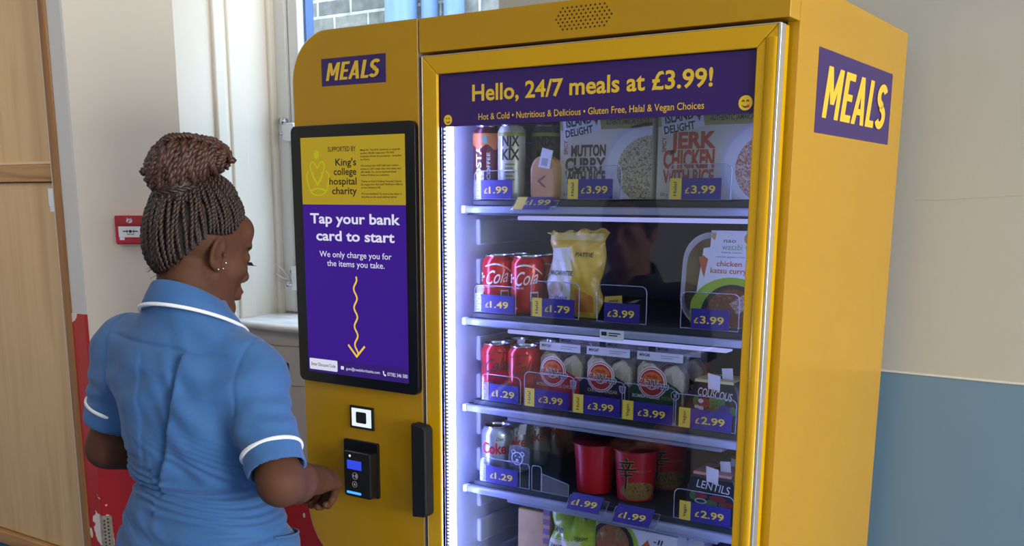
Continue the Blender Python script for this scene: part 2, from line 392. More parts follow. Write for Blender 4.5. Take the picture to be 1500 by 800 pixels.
# window restrictor: white lock with a cable loop
t = empty('window_restrictor', (-1.0, .935, 1.36), 'white window restrictor lock with a hanging cable loop on the window frame', 'window lock')
MB().prism(rrect(-.022, .012, -.035, .045, .005), -.022, -.0001).build('lock_body', M['white'], t, bevel=.002)
MB().tube([(-.030, -.030, -.012), (-.030, -.008, -.012)], .012, 14).ell((-.030, -.032, -.012), (.008, .006, .008)).build('lock_barrel', M['silver'], t, smooth=True)
MB().tube([(-.026, -.014, .026), (-.026, -.002, .026)], .009, 12).build('screw', M['silver'], t, smooth=True)
MB().tube([(-.03, -.018, -.002), (-.05, -.03, .004), (-.085, -.045, .026), (-.115, -.05, .05), (-.118, -.048, .062), (-.09, -.04, .058), (-.06, -.028, .036), (-.04, -.02, .012), (-.03, -.014, -.004)], .0022, 8).build('cable', M['white'], t, smooth=True)
t = empty('window_catch', (-1.0, .93, 1.84), 'small white window catch with silver screws higher on the window frame', 'window catch')
MB().prism(rrect(-.035, .02, -.028, .03, .01), -.02, -.0001).build('catch_body', M['white'], t, bevel=.004)
MB().tube([(-.03, -.028, .035), (-.03, -.003, .035)], .011, 12).build('screw', M['silver'], t, smooth=True)
MB().tube([(-.038, -.026, -.005), (-.038, -.006, -.005)], .008, 12).build('screw', M['silver'], t, smooth=True)

# outside: brick wall and rainwater pipes
mb = bpy.data.materials.new('pale_brickwork'); mb.use_nodes = True; nt = mb.node_tree; bs = nt.nodes['Principled BSDF']; bs.inputs['Roughness'].default_value = .9
tc = nt.nodes.new('ShaderNodeTexCoord'); sx = nt.nodes.new('ShaderNodeSeparateXYZ'); cx = nt.nodes.new('ShaderNodeCombineXYZ')
nt.links.new(tc.outputs['Object'], sx.inputs[0]); nt.links.new(sx.outputs[0], cx.inputs[0]); nt.links.new(sx.outputs[2], cx.inputs[1])
br = nt.nodes.new('ShaderNodeTexBrick'); br.inputs['Color1'].default_value = C(152, 146, 132); br.inputs['Color2'].default_value = C(120, 116, 108); br.inputs['Mortar'].default_value = C(206, 204, 196)
br.inputs['Scale'].default_value = 1; br.inputs['Brick Width'].default_value = .226; br.inputs['Row Height'].default_value = .079; br.inputs['Mortar Size'].default_value = .008; br.inputs['Mortar Smooth'].default_value = .3
nt.links.new(cx.outputs[0], br.inputs['Vector'])
nz = nt.nodes.new('ShaderNodeTexNoise'); nz.inputs['Scale'].default_value = 22; nz.inputs['Detail'].default_value = 5; nt.links.new(tc.outputs['Object'], nz.inputs['Vector'])
hs = nt.nodes.new('ShaderNodeHueSaturation'); mr = nt.nodes.new('ShaderNodeMapRange'); mr.inputs[1].default_value = .3; mr.inputs[2].default_value = .7; mr.inputs[3].default_value = .65; mr.inputs[4].default_value = 1.3
nt.links.new(nz.outputs['Fac'], mr.inputs[0]); nt.links.new(mr.outputs[0], hs.inputs['Value']); nt.links.new(br.outputs['Color'], hs.inputs['Color']); nt.links.new(hs.outputs[0], bs.inputs['Base Color'])
bp = nt.nodes.new('ShaderNodeBump'); bp.inputs['Strength'].default_value = .6; bp.inputs['Distance'].default_value = .01; nt.links.new(br.outputs['Fac'], bp.inputs['Height']); bp.invert = True; nt.links.new(bp.outputs[0], bs.inputs['Normal'])
tag(MB().box(-5.2, .8, 2.45, 2.6, 0, 3.1).build('brick_wall', mb), 'weathered stock brick wall outside the window', 'wall', kind='structure')
M['pipe'] = noisy('blue_grey_pipe_paint', [C(104, 128, 164), C(132, 156, 188)], (20, 20, 4), .5)
for (x0, x1, lab) in ((-1.79, -1.635, 'widest blue painted drainpipe outside, left one of three'), (-1.615, -1.535, 'thin darker blue drainpipe outside, middle one of three'), (-1.475, -1.38, 'pale blue drainpipe outside, right one of three nearest the window jamb')):
    r = (x1-x0)/2; p = empty('drainpipe', ((x0+x1)/2, 2.4-r, 0), lab, 'pipe', 'drainpipes on the brick wall')
    MB().lathe([(0, 0), (r, 0), (r, 3.05), (0, 3.05)], seg=24).build('pipe_run', M['pipe'], p, smooth=True, auto=.6)
    MB().lathe([(r*1.0, 2.30), (r*1.16, 2.30), (r*1.16, 2.38), (r*1.0, 2.38)], seg=24).box(-.02, .02, r*.9, r+.05, 2.3, 2.38).build('collar', M['pipe'], p, smooth=True, auto=.6)
struct(MB().box(-5.2, .8, 1.0, 2.45, -.06, 0).build('trim_9', mat('yard_paving', C(150, 148, 142), .9)))

# wooden boarded door front at the far left
wd = noisy('light_oak', [C(200, 163, 116), C(212, 177, 130), C(190, 152, 105)], (14, 14, 1.1), .45, 5, .6)
wd2 = noisy('brown_oak', [C(138, 92, 44), C(156, 108, 58), C(124, 80, 38)], (30, 30, 2.0), .4, 5, .8)
wd3 = noisy('oak_rail', [C(170, 124, 72), C(184, 140, 88), C(150, 104, 58)], (2.0, 30, 34), .4, 5, .8)
edge_highlight = mat('oak_edge_highlight', C(216, 190, 148), .4)  # pale colour stands for the highlights on rail top and leaf edge
b = MB().box(-2.9, -1.412, .345, .40, 1.735, 2.5)
d = struct(b.build('door_1', wd), 'light oak panelled door front at the far left')
MB().box(-2.9, -1.412, .345, .40, .462, 1.672).build('lower_panel', wd, d)
MB().box(-2.9, -1.412, .332, .40, 1.675, 1.728).build('rail', wd3, d, bevel=.004)
MB().box(-2.9, -1.412, .336, .345, 1.729, 1.737).box(-1.4115, -1.4075, .325, .345, .46, 2.5).build('bead', edge_highlight, d)
MB().box(-2.95, -1.4005, .36, .41, .44, .4615).build('gap', M['matte_black'], d)
MB().box(-1.4075, -1.372, .312, .40, .40, 2.56).box(-2.95, -1.372, .312, .40, 2.5, 2.56).build('frame', wd2, d, bevel=.006)
MB().box(-2.95, -1.41, .325, .40, .41, .4575).build('bottom_rail', wd3, d, bevel=.004)
MB().box(-2.95, -1.41, .335, .40, 0.0, .408).build('plinth', mat('blue_plinth', C(30, 78, 128), .5), d)
struct(MB().box(X_L, -1.42, .41, .98, 0, Z_C).box(X_L, -2.96, .32, .41, 0, Z_C).box(-2.96, -1.42, .32, .41, 2.57, Z_C).build('wall_side', M['cream_b']))
t = empty('label_sticker', (-1.4575, .3448, 1.585), 'small white label sticker near the edge of the oak door', 'sticker')
MB().prism(rrect(-.026, .026, .016, .07, .003), -.0012, .0).build('upper_label', M['paper'], t)
MB().prism(rrect(-.022, .026, -.001, .0155, .002), -.0012, .0).build('lower_label', M['paper'], t)
# fire alarm call point on the splayed pier
t = empty('fire_call_point', (-1.1925, .4275, 1.488), 'red break-glass fire alarm call point on the cream pier', 'fire alarm', rz=PI/4)
red = mat('alarm_red', C(190, 16, 34), .35)
MB().prism(rrect(-.043, .043, .002, .087, .005), -.03, -.0001).build('housing', red, t, bevel=.004)
MB().prism(rrect(-.041, .043, .058, .0872, .003), -.0325, -.029).build('hood', mat('alarm_red_hood', C(176, 18, 34), .3), t, bevel=.0015)
MB().prism(rrect(-.033, .034, .023, .055, .0015), -.0312, -.029).build('glass_plate', M['white'], t)
p = [ring_poly(.001, .0405, .0045, .0045, 18)]
for s in (-1, 1):
    p.append([(s*.0105+.001, .0405-s*.005), (s*.0105+.001, .0405+s*.005), (s*.0055+.001, .0405)][::1] if s > 0 else [(-.0095, .0455), (-.0095, .0355), (-.0045, .0405)])
    p.append([(s*.022+.001, .039), (s*.022+.001, .042), (s*.0105+.001, .042), (s*.0105+.001, .039)])
flat('arrow_mark', p, -.0313, M['ink'], t); text('lettering', 'PRESS HERE', M['ink'], t, -.009, .012, .030, .0035, -.0318, .02)
flat('flame_mark', [ring_poly(0, .0715, .009, .0065, 18), [(-.009, .069), (-.006, .082), (-.001, .074)], [(.0, .074), (.006, .0805), (.009, .070)]], -.0326, M['white'], t)
flat('flame_hand', [[(-.006, .0665), (-.002, .0665), (.003, .076), (-.002, .073)]], -.0330, red, t)
MB().prism(rrect(-.031, -.017, .0145, .0225, .001), -.031, -.029).build('key_cover', M['white'], t)
# ------------------------------------------------------------------ the vending machine
VM = empty('vending_machine', (.48, .33, 0), 'tall yellow vending machine with a glass door, lit shelves and a payment panel', 'vending machine')
bpy.context.view_layer.update()
INV = Matrix.Translation((-.48, -.33, 0))
def vp(o, parent=None):
    """parts of the machine are built in world coordinates"""
    o.parent = parent or VM
    if parent is None: o.matrix_parent_inverse = INV
    return o
W_, D_, HT = .9986, .6565, 1.948
# cabinet: hollow yellow box with a header over the door
b = MB()
b.box(.298, .318, .042, D_, .06, HT).box(.978, W_, .042, D_, .06, HT).box(.318, .978, D_-.02, D_, .06, HT).box(.318, .978, .042, D_-.02, 1.85, HT).box(.318, .978, .042, D_-.02, .06, .16)
cab = vp(b.build('cabinet', M['yellow']))
hd = vp(MB().box(.2985, W_, 0, .0418, 1.888, HT).build('header', M['yellow'], bevel=.0015))
b = MB()
for r in range(7):
    n = [10, 11, 12, 13, 12, 11, 10][r]
    for k in range(n):
        x = .648+(k-(n-1)/2)*.0088; z = 1.9195+(3-r)*.0056
        b.prism([(x+.0016*math.cos(q*PI/4), z+.0016*math.sin(q*PI/4)) for q in range(8)], -.0004, .001)
vp(b.build('speaker_grille', M['matte_black']), hd)
vp(MB().box(.31, .98, .06, .6, .02, .06).build('plinth', M['matte_black']))
# interior lining with ribbed left wall
b = MB().box(.3185, .330, .05, D_-.03, .165, 1.845)
for k in range(21):
    z = .22+k*.0775
    b.box(.330, .341, .13, .60, z, z+.05)
lin_l = vp(b.build('ribbed_lining', M['lining'], bevel=.004))
vp(MB().box(.966, .9775, .05, D_-.03, .165, 1.845).build('right_lining', M['lining']))
vp(MB().box(.330, .966, D_-.06, D_-.031, .165, 1.845).build('back_lining', M['lining_dark']))
vp(MB().box(.330, .966, .05, D_-.06, 1.83, 1.845).build('top_lining', M['lining_dark']))
vp(MB().box(.330, .966, .05, D_-.06, .165, .18).build('bottom_lining', M['lining_dark']))
# LED strip up the left side
ledm = emis('led_reflection', C(205, 212, 255), 5.0); nt = ledm.node_tree
tc = nt.nodes.new('ShaderNodeTexCoord'); wv = nt.nodes.new('ShaderNodeTexWave'); wv.bands_direction = 'Z'; wv.inputs['Scale'].default_value = 44
nt.links.new(tc.outputs['Object'], wv.inputs['Vector']); pw = nt.nodes.new('ShaderNodeMath'); pw.operation = 'MULTIPLY_ADD'; pw.inputs[1].default_value = 7.0; pw.inputs[2].default_value = -1.6
nt.links.new(wv.outputs['Fac'], pw.inputs[0]); mx0 = nt.nodes.new('ShaderNodeMath'); mx0.operation = 'MAXIMUM'; mx0.inputs[1].default_value = .25
nt.links.new(pw.outputs[0], mx0.inputs[0]); nt.links.new(mx0.outputs[0], nt.nodes['Principled BSDF'].inputs['Emission Strength'])
st = vp(MB().box(.3440, .3520, .0215, .0330, .19, 1.82).build('led_strip', M['led']))
vp(MB().box(.3402, .3436, .0186, .0330, .19, 1.82).build('led_reflection', ledm), st)  # glowing stripes painted in for the reflection of the LEDs
vp(MB().box(.3330, .3394, .0342, .0400, .18, 1.83).build('led_channel', M['silver']), st)
vp(MB().box(.9415, .9485, .0215, .0330, .19, 1.74).build('right_fill_strip', M['fill_soft']))  # unseen glowing strip added to brighten the goods on the right
# shelves
ZS = [1.612, 1.397, 1.224, 1.057, .845, .60, .36]
for k, z in enumerate(ZS):
    s = vp(MB().box(.344, .962, .095, .585, z-.012, z, 0).box(.344, .962, .082, .095, z-.016, z+.002, 0).build('shelf', M['shelf_dark'], bevel=.002))
    vp(MB().prism([(.066, z-.0115), (.082, z-.0115), (.082, z+.0015), (.069, z+.0015), (.066, z-.002)], .350, .960, axis='x').build('shelf_lip', M['lip'], bevel=.0015), s)
    vp(MB().box(.344, .354, .064, .08, z-.0125, z+.0025).build('lip_end', M['white'], bevel=.003), s)
    vp(MB().box(.345, .960, .0815, .0822, z-.010, z-.001).build('price_rail', M['lining'],), s)
    if k < 4: vp(MB().box(.462 if k == 0 else .44, .915 if k == 0 else .89, .084, .112, z-.024, z-.0165).build('shelf_light', M['bar'] if k < 2 else M['lip'], bevel=.002), s)
    vp(MB().box(.362, .955, .078, .56, z+.002, z+.0125).build('tray', M['shelf_dark'], bevel=.002), s)
# door
door = vp(MB().box(.3335, .3395, .006, .034, .15, 1.8485).box(.949, .9495, .006, .034, .15, 1.8485).box(.3395, .949, .006, .034, 1.8485, 1.8495).build('door', M['silver']))
x0, x1, z0, z1 = .305, .9825, .10, 1.882
b = MB()
def member(poly):  # mitred members in the door plane
    b.prism(poly, .0, .034)
ix0, ix1, iz0, iz1 = .3395, .949, .15, 1.8485
member([(x0, z0), (ix0, iz0), (ix0, iz1), (x0, z1)]); member([(x1, z0), (x1, z1), (ix1, iz1), (ix1, iz0)])
member([(x0, z1), (ix0, iz1), (ix1, iz1), (x1, z1)]); member([(x0, z0), (x1, z0), (ix1, iz0), (ix0, iz0)])
vp(b.build('door_frame', M['yellow_door'], bevel=.0022), door)
# raised rounded moulding on the right and left members
b = MB()
prof = [(.9625, .0005), (.965, -.0016), (.970, -.003), (.976, -.0034), (.981, -.0026), (.9825, .0005)]
b.prism(prof, .12, 1.862, axis='z'); vp(b.build('edge_moulding', M['yellow_door'], smooth=True), door)
vp(MB().box(.9825, .9868, -.001, .018, .102, 1.8815).box(.305, .3065, -.0012, .0, .102, 1.8815).box(.305, .985, -.0012, .0, 1.8805, 1.882).build('silver_edge', M['chrome_trim'], bevel=.0006), door)
vp(MB().box(.9825, .9858, .018, .034, .102, 1.881).build('door_side', M['yellow_door']), door)
b = MB().box(.312, .3335, .0342, .0418, .11, 1.872).box(.952, .9805, .0342, .0418, .11, 1.872).box(.3335, .952, .0342, .0418, 1.849, 1.872).box(.3335, .952, .0342, .0418, .11, .15)
vp(b.build('seal', M['gasket']), door)
vp(MB().box(.3397, .9488, .012, .018, .151, iz1-.0005).build('glass', M['glass']), door)
vp(MB().box(.340, .9485, .0085, .0095, 1.756, iz1-.0008).build('banner', M['purple']), door)
YB = .0080
def vt(name, s, m, par, *a, **k):
    o = text(name, s, m, par, *a, **k); return o
vt('lettering', 'Hello, 24/7 meals at £3.99!', M['sign_yellow'], door, .414, .878, 1.799, .0275, YB, bold=.022)
vt('lettering', 'Hot & Cold • Nutritious & Delicious • Gluten Free, Halal & Vegan Choices', M['sign_yellow'], door, .428, .865, 1.7655, .0112, YB, bold=.004)
for (ex, ez, s) in ((.3585, 1.768, .0092), (.933, 1.771, .0112)):
    o = flat('smiley', [ring_poly(ex, ez, s, s)], YB, mat('smiley_yellow', C(248, 205, 40), .4), door)
    sm = [(ex-.55*s+1.1*s*k/10, ez-.22*s-.42*s*math.sin(PI*k/10)) for k in range(11)]
    sm += [(ex+.55*s-1.1*s*k/10, ez-.22*s-.24*s*math.sin(PI*k/10)) for k in range(11)]
    eyes = []
    for q in (-.33, .33):
        e1 = [(ex+q*s+.2*s*math.cos(PI*k/6), ez+.16*s+.24*s*math.sin(PI*k/6)) for k in range(7)]
        e2 = [(ex+q*s+.1*s*math.cos(PI*k/6), ez+.14*s+.14*s*math.sin(PI*k/6)) for k in range(6, -1, -1)]
        eyes.append(e1+e2)
    flat('smiley_face', [sm]+eyes, YB-.0006, M['ink'], door)
    flat('smiley_tongue', [ring_poly(ex+.42*s, ez-.42*s, .2*s, .2*s, 14)], YB-.0009, mat('tongue_pink', C(226, 60, 90), .5), door)
vp(MB().box(.305, .9805, .0385, .0418, 1.8722, 1.8878).build('top_gap_shade', M['matte_black']))  # black strip put in for the shade under the header
# door handle: black grip over the seam
b = MB(); b.prism([(.287, 1.004), (.317, 1.007), (.323, 1.014), (.3225, 1.184), (.3165, 1.192), (.287, 1.195)], -.028, -.0015)
vp(b.build('handle', M['matte_black'], bevel=.003), door)

# payment panel on the left
pan = vp(MB().prism(rrect(-.0315, .2955, .845, 1.948, .105, 12, (1.2, 0, 0, .92)), 0, .02).build('payment_panel', M['yellow'], bevel=.0012))
vp(MB().prism(rrect(-.0322, .2962, .8443, 1.9487, .105, 12, (1.2, 0, 0, .92)), .0006, .0195).build('panel_edge', M['chrome_trim']), pan)
vp(MB().box(.03, .297, .0202, .62, .06, 1.93).build('panel_housing', M['yellow']), pan)
sg = vp(MB().prism([(.0505, 1.843), (.2175, 1.842), (.218, 1.894), (.051, 1.8945)], -.0006, .0).build('meals_sign', M['purple']))
def ribbon(pts, hw):
    """a stroke of constant width along a polyline, as quads of (x, z)"""
    P = np.array(pts, float); T = np.gradient(P, axis=0); n_ = np.stack([-T[:, 1], T[:, 0]], 1); n_ /= np.linalg.norm(n_, axis=1)[:, None]
    return [[tuple(P[i]+n_[i]*hw), tuple(P[i]-n_[i]*hw), tuple(P[i+1]-n_[i+1]*hw), tuple(P[i+1]+n_[i+1]*hw)] for i in range(len(P)-1)]
def meals(parent, x0, x1, z, h, y=None, side=None, sh=.17, wt=.085):
    """condensed bold slanted capitals drawn stroke by stroke in a unit box, then fitted"""
    Q = []
    def seg(a, b, hw): Q.append([(a[0]-hw, a[1]), (a[0]+hw, a[1]), (b[0]+hw, b[1]), (b[0]-hw, b[1])])
    def bar(xa, xb, za, zb): Q.append([(xa, za), (xb, za), (xb, zb), (xa, zb)])
    t = wt
    o = 0.0; seg((o+t, 0), (o+t, 1), t*.9); seg((o+.62-t, 0), (o+.62-t, 1), t*.9); seg((o+.31, .28), (o+t*1.2, 1), t*.85); seg((o+.31, .28), (o+.62-t*1.2, 1), t*.85)
    o = .70; bar(o, o+2*t, 0, 1); bar(o, o+.40, 0, .15); bar(o, o+.37, .43, .57); bar(o, o+.40, .85, 1)
    o = 1.14; seg((o+t, 0), (o+.28, 1), t*.95); seg((o+.56-t, 0), (o+.28, 1), t*.95); bar(o+.14, o+.42, .2, .33)
    o = 1.76; bar(o, o+2*t, 0, 1); bar(o, o+.38, 0, .15)
    o = 2.16; th = np.linspace(.15*PI, 1.5*PI, 16); th2 = np.linspace(.5*PI, -.85*PI, 16)
    sp = [(o+.23+.16*math.cos(a), .73+.185*math.sin(a)) for a in th]+[(o+.23+.16*math.cos(a), .27+.27*.69*math.sin(a)+.0) for a in th2]
    Q += ribbon(sp, t)
    mx = 2.16+.48
    vs = []; fs = []
    for q in Q:
        k0 = len(vs)
        for (a, c_) in q: vs.append(((a+sh*c_)/(mx+sh), c_, 3e-5*len(fs)))
        fs.append(tuple(range(k0, len(vs))))
    pts = [(side+e_, x0+(x1-x0)*a, z+h*c_) if side is not None else (x0+(x1-x0)*a, y-e_, z+h*c_) for a, c_, e_ in vs]
    me = bpy.data.meshes.new('lettering'); me.from_pydata(pts, [], fs); me.materials.append(M['sign_yellow'])
    bm = bmesh.new(); bm.from_mesh(me)
    for f in bm.faces:
        f.normal_update(); d_ = f.normal.x if side is not None else -f.normal.y
        if d_ < 0: f.normal_flip()
    bm.to_mesh(me); bm.free(); return link('lettering', me, parent)
vp(meals(None, .0615, .2085, 1.8525, .033, -.0012), sg)
ss = vp(MB().box(W_, W_+.0005, .136, .5695, 1.7325, 1.863).build('side_sign', M['purple']))
vp(meals(None, .165, .5475, 1.7575, .082, side=W_+.0009), ss)
# touch screen
bez = vp(MB().prism(rrect(-.0315, .2955, 1.249, 1.769, .0135, 6), -.012, -.0002).build('screen_bezel', M['black'], bevel=.001))
YS = -.0124
def scr(name, polys, m, y=YS): return vp(flat(name, polys, y, m, None), bez)
scr('screen_image', [[(-.003, 1.2705), (.2715, 1.2705), (.2715, 1.6145), (-.003, 1.6145)]], M['scr_purple'])
scr('screen_top', [[(-.003, 1.6145), (.2715, 1.6145), (.2715, 1.7455), (-.003, 1.7455)]], M['scr_yellow'])
scr('screen_footer', [[(-.003, 1.2705), (.2715, 1.2705), (.2715, 1.3005), (-.003, 1.3005)]], M['scr_purple2'], YS-.0004)
def st_(s, m, x0, x1, z, h, **k): return vp(text('lettering', s, m, None, x0, x1, z, h, YS-.0010, **k), bez)
st_('Tap your bank', M['scr_white'], .0175, .2575, 1.5775, .0195, bold=.024)
st_('card to start', M['scr_white'], .033, .2425, 1.5435, .0195, bold=.024)
st_('We only charge you for', M['scr_white'], .0405, .234, 1.5105, .0120, bold=.004)
st_('the items you take.', M['scr_white'], .0610, .2155, 1.4925, .0120, bold=.004)
st_('SUPPORTED BY', M['scr_ink'], .073, .148, 1.717, .0092, bold=.014)
for s, a, z in (("King's", .0925, 1.690), ('college', .0875, 1.672), ('hospital', .0745, 1.6535), ('charity', .0815, 1.635)): st_(s, M['scr_ink'], a, .148, z, .0135, bold=.016)
para = ['Meals for The NHS started as a nonprofit', 'sending 500,000 meals into +70 NHS', 'hospitals during the pandemic - including', "to King's.", '', 'We noticed that NHS Staff were missing', 'access to 24/7 meals that were tasty and', "affordable. So, we've designed these", 'Fellow Fridges as a solution.', '', "Thanks to King's College Hospital Charity", 'for supporting this Staff Wellbeing offering', 'across Denmark Hill.', '', 'We love feedback! So send us any ideas or', 'thoughts on the email address below.']
for k, s in enumerate(para):
    if s: st_(s, M['scr_ink'], .1595, .1595+.1065*min(1, len(s)/42), 1.7165-.0059*k, .0036, bold=.018)
# wavy arrow
n = 60; cl = [(.1365+.0042*math.sin(2*PI*4.2*k/n+.6)-.0012*k/n, 1.474-.158*k/n) for k in range(n+1)]
left = []; right = []
for k in range(n+1):
    a = cl[max(0, k-1)]; c_ = cl[min(n, k+1)]; dx, dz = c_[0]-a[0], c_[1]-a[1]; q = math.hypot(dx, dz); left.append((cl[k][0]+.0021*dz/q, cl[k][1]-.0021*dx/q)); right.append((cl[k][0]-.0021*dz/q, cl[k][1]+.0021*dx/q))
b = MB(); b.grid([[(p[0], YS-.0008, p[1]) for p in left], [(p[0], YS-.0008, p[1]) for p in right]])
b.prism([(.1355, 1.3095), (.1595, 1.3335), (.1565, 1.3365), (.1355, 1.3155)], YS-.0012, YS-.0008).prism([(.1355, 1.3095), (.1355, 1.3155), (.1145, 1.3365), (.1115, 1.3335)], YS-.0012, YS-.0008)
vp(b.build('arrow_mark', M['scr_arrow']), bez)
scr('code_button', [rrect(.001, .0805, 1.2755, 1.2985, .0025)], M['scr_white'], YS-.0008)
vp(text('lettering', 'Enter Discount Code', M['scr_ink'], None, .0065, .0755, 1.2835, .0068, YS-.0014, bold=.010), bez)
scr('mail_mark', [rrect(.0905, .0985, 1.282, 1.289, .0008)], M['scr_white'], YS-.0008)
st_('gum@mealsforthanks.com', M['scr_white'], .105, .197, 1.2825, .0058, bold=.004)
scr('phone_mark', [[(.205, 1.2895), (.2075, 1.2898), (.2085, 1.2865), (.2072, 1.2855), (.2092, 1.2830), (.2105, 1.2838), (.2132, 1.2825), (.2125, 1.2795), (.2095, 1.2795), (.2060, 1.2835)]], M['scr_white'], YS-.0008)
st_('07782 346 580', M['scr_white'], .217, .2695, 1.2810, .0072, bold=.004)
# crown logo
b = MB()
def stroke(pts, r=.0016):
    q = []
    for i in range(len(pts)-1):
        for t in np.linspace(0, 1, 6, endpoint=False): q.append((pts[i][0]*(1-t)+pts[i+1][0]*t, pts[i][1]*(1-t)+pts[i+1][1]*t))
    q.append(pts[-1]); P = np.array(q)
    for _ in range(10): P[1:-1] = .5*P[1:-1]+.25*(P[:-2]+P[2:])
    b.tube([(x, YS-.0002, z) for x, z in P], r, 6)
stroke([(.042, 1.655), (.026, 1.675), (.021, 1.692), (.028, 1.700), (.036, 1.695), (.042, 1.682), (.048, 1.695), (.056, 1.700), (.063, 1.692), (.058, 1.675), (.042, 1.655)])
stroke([(.030, 1.678), (.028, 1.668), (.042, 1.652)]); stroke([(.054, 1.678), (.056, 1.668), (.042, 1.652)])
stroke([(.018, 1.680), (.010, 1.672), (.015, 1.655), (.020, 1.640), (.030, 1.634), (.042, 1.632), (.056, 1.634), (.066, 1.640), (.071, 1.655), (.076, 1.672), (.066, 1.680)])
stroke([(.022, 1.641), (.032, 1.645), (.042, 1.646), (.054, 1.645), (.064, 1.641)], .0022)
b.prism(ring_poly(.041, 1.712, .0068, .008), YS-.0016, YS)
vp(b.build('crown_mark', M['scr_crown']), bez)
# light-ring code scanner
sc_ = vp(MB().box(.1025, .168, -.004, -.0002, 1.1595, 1.2075).build('code_scanner', M['matte_black'], bevel=.001))
vp(MB().box(.1085, .162, -.0046, -.004, 1.1645, 1.2025).build('scanner_light', M['scan_light']), sc_)
vp(MB().prism(rrect(.121, .149, 1.172, 1.1955, .003), -.0055, -.0046).build('scanner_window', M['matte_black']), sc_)
# card reader
cr = vp(MB().prism(rrect(.084, .180, 1.0165, 1.1345, .005), -.006, -.0002).build('card_reader', M['black'], bevel=.001))
b = MB().prism(rrect(.1055, .1795, 1.0195, 1.1165, .006), -.030, -.006)
vp(b.build('reader_body', M['black'], bevel=.003), cr)
YR = -.0305
vp(flat('reader_face', [rrect(.1075, .1765, 1.0215, 1.1145, .005)], YR+.0003, M['matte_black'], None), cr)
vp(flat('display', [[(.1165, 1.079), (.156, 1.079), (.156, 1.098), (.1165, 1.098)]], YR-.0002, M['scr_blue'], None), cr)
vp(text('lettering', 'PAYTER', M['silver'], None, .131, .147, 1.1015, .0032, YR-.0004, bold=.01), cr)
vp(flat('status_light', [ring_poly(.1245, 1.107, .0024, .0024, 14)], YR-.0002, emis('status_light', C(150, 210, 255), 2.5), None), cr)
b = MB()
for (cx_, cz_, r_) in ((.1375, 1.0655, .0072), (.136, 1.0475, .0062)):
    b.tube([(cx_+r_*math.cos(2*PI*k/24), YR-.0002, cz_+r_*math.sin(2*PI*k/24)) for k in range(24)], .00045, 5, closed=True)
for q in (.0015, .0035, .0055): b.tube([(.1365+q*math.cos(a), YR-.0002, 1.0655+q*math.sin(a)) for a in np.linspace(-.9, .9, 8)], .0005, 5)
b.prism([(.1325, 1.0635), (.1362, 1.0655), (.1325, 1.0675)], YR-.0006, YR)
b.prism([(.1335, 1.0455), (.1385, 1.0455), (.136, 1.0505)], YR-.0006, YR)
vp(b.build('tap_mark', mat('grey_mark', C(170, 170, 176), .5)), cr)
vp(MB().prism(rrect(.1135, .1535, 1.0262, 1.0312, .002), YR-.0006, YR).build('light_bar', M['led_blue']), cr)
# ------------------------------------------------------------------ ceiling lamps
for k, (x, y, p) in enumerate(CEIL):
    lab = ['square white ceiling light above the right side of the vending machine', 'square white ceiling light behind the photographer', 'square white ceiling light above the oak door side of the room'][k]
    t = empty('ceiling_light', (x, y, 2.9), lab, 'ceiling light', 'ceiling lights')
    MB().box(-.3, .3, -.3, -.28, -.05, 0).box(-.3, .3, .28, .3, -.05, 0).box(-.3, -.28, -.28, .28, -.05, 0).box(.28, .3, -.28, .28, -.05, 0).build('frame', M['white'], t)
    MB().box(-.28, .28, -.28, .28, -.03, -.02).build('diffuser', emis('lamp_diffuser', CEIL_COL, 3.0), t)
    l = bpy.data.lights.new('lamp_light', 'AREA'); l.shape = 'SQUARE'; l.size = .56; l.energy = p; l.color = CEIL_COL[:3]
    o = bpy.data.objects.new('lamp_light', l); COL.objects.link(o); o.parent = t; o.location = (0, 0, -.056)
# ------------------------------------------------------------------ goods on the shelves
ZB = [1.6265, 1.4115, 1.2385, 1.0715, .8595]          # tray tops
def foodmat(name, cols, sc=160, bump=.3): return noisy(name, cols, (sc, sc, sc), .45, 5, .4, bump)
M['rice_pale'] = foodmat('rice_and_curry_print', [C(92, 66, 40), C(176, 156, 112), C(214, 204, 176), C(120, 92, 58), C(222, 214, 190)])
M['rice_red'] = foodmat('rice_and_chicken_print', [C(88, 34, 20), C(206, 196, 178), C(176, 72, 34), C(228, 220, 206), C(64, 62, 34)])
M['curry'] = foodmat('curry_print', [C(96, 44, 22), C(142, 74, 38), C(118, 56, 28), C(196, 128, 72)], 110)
M['noodles'] = foodmat('noodle_print', [C(66, 44, 28), C(168, 128, 62), C(96, 62, 38)], 130)
M['salad'] = foodmat('salad_print', [C(40, 52, 26), C(150, 104, 56), C(92, 120, 44), C(58, 38, 28)], 110)

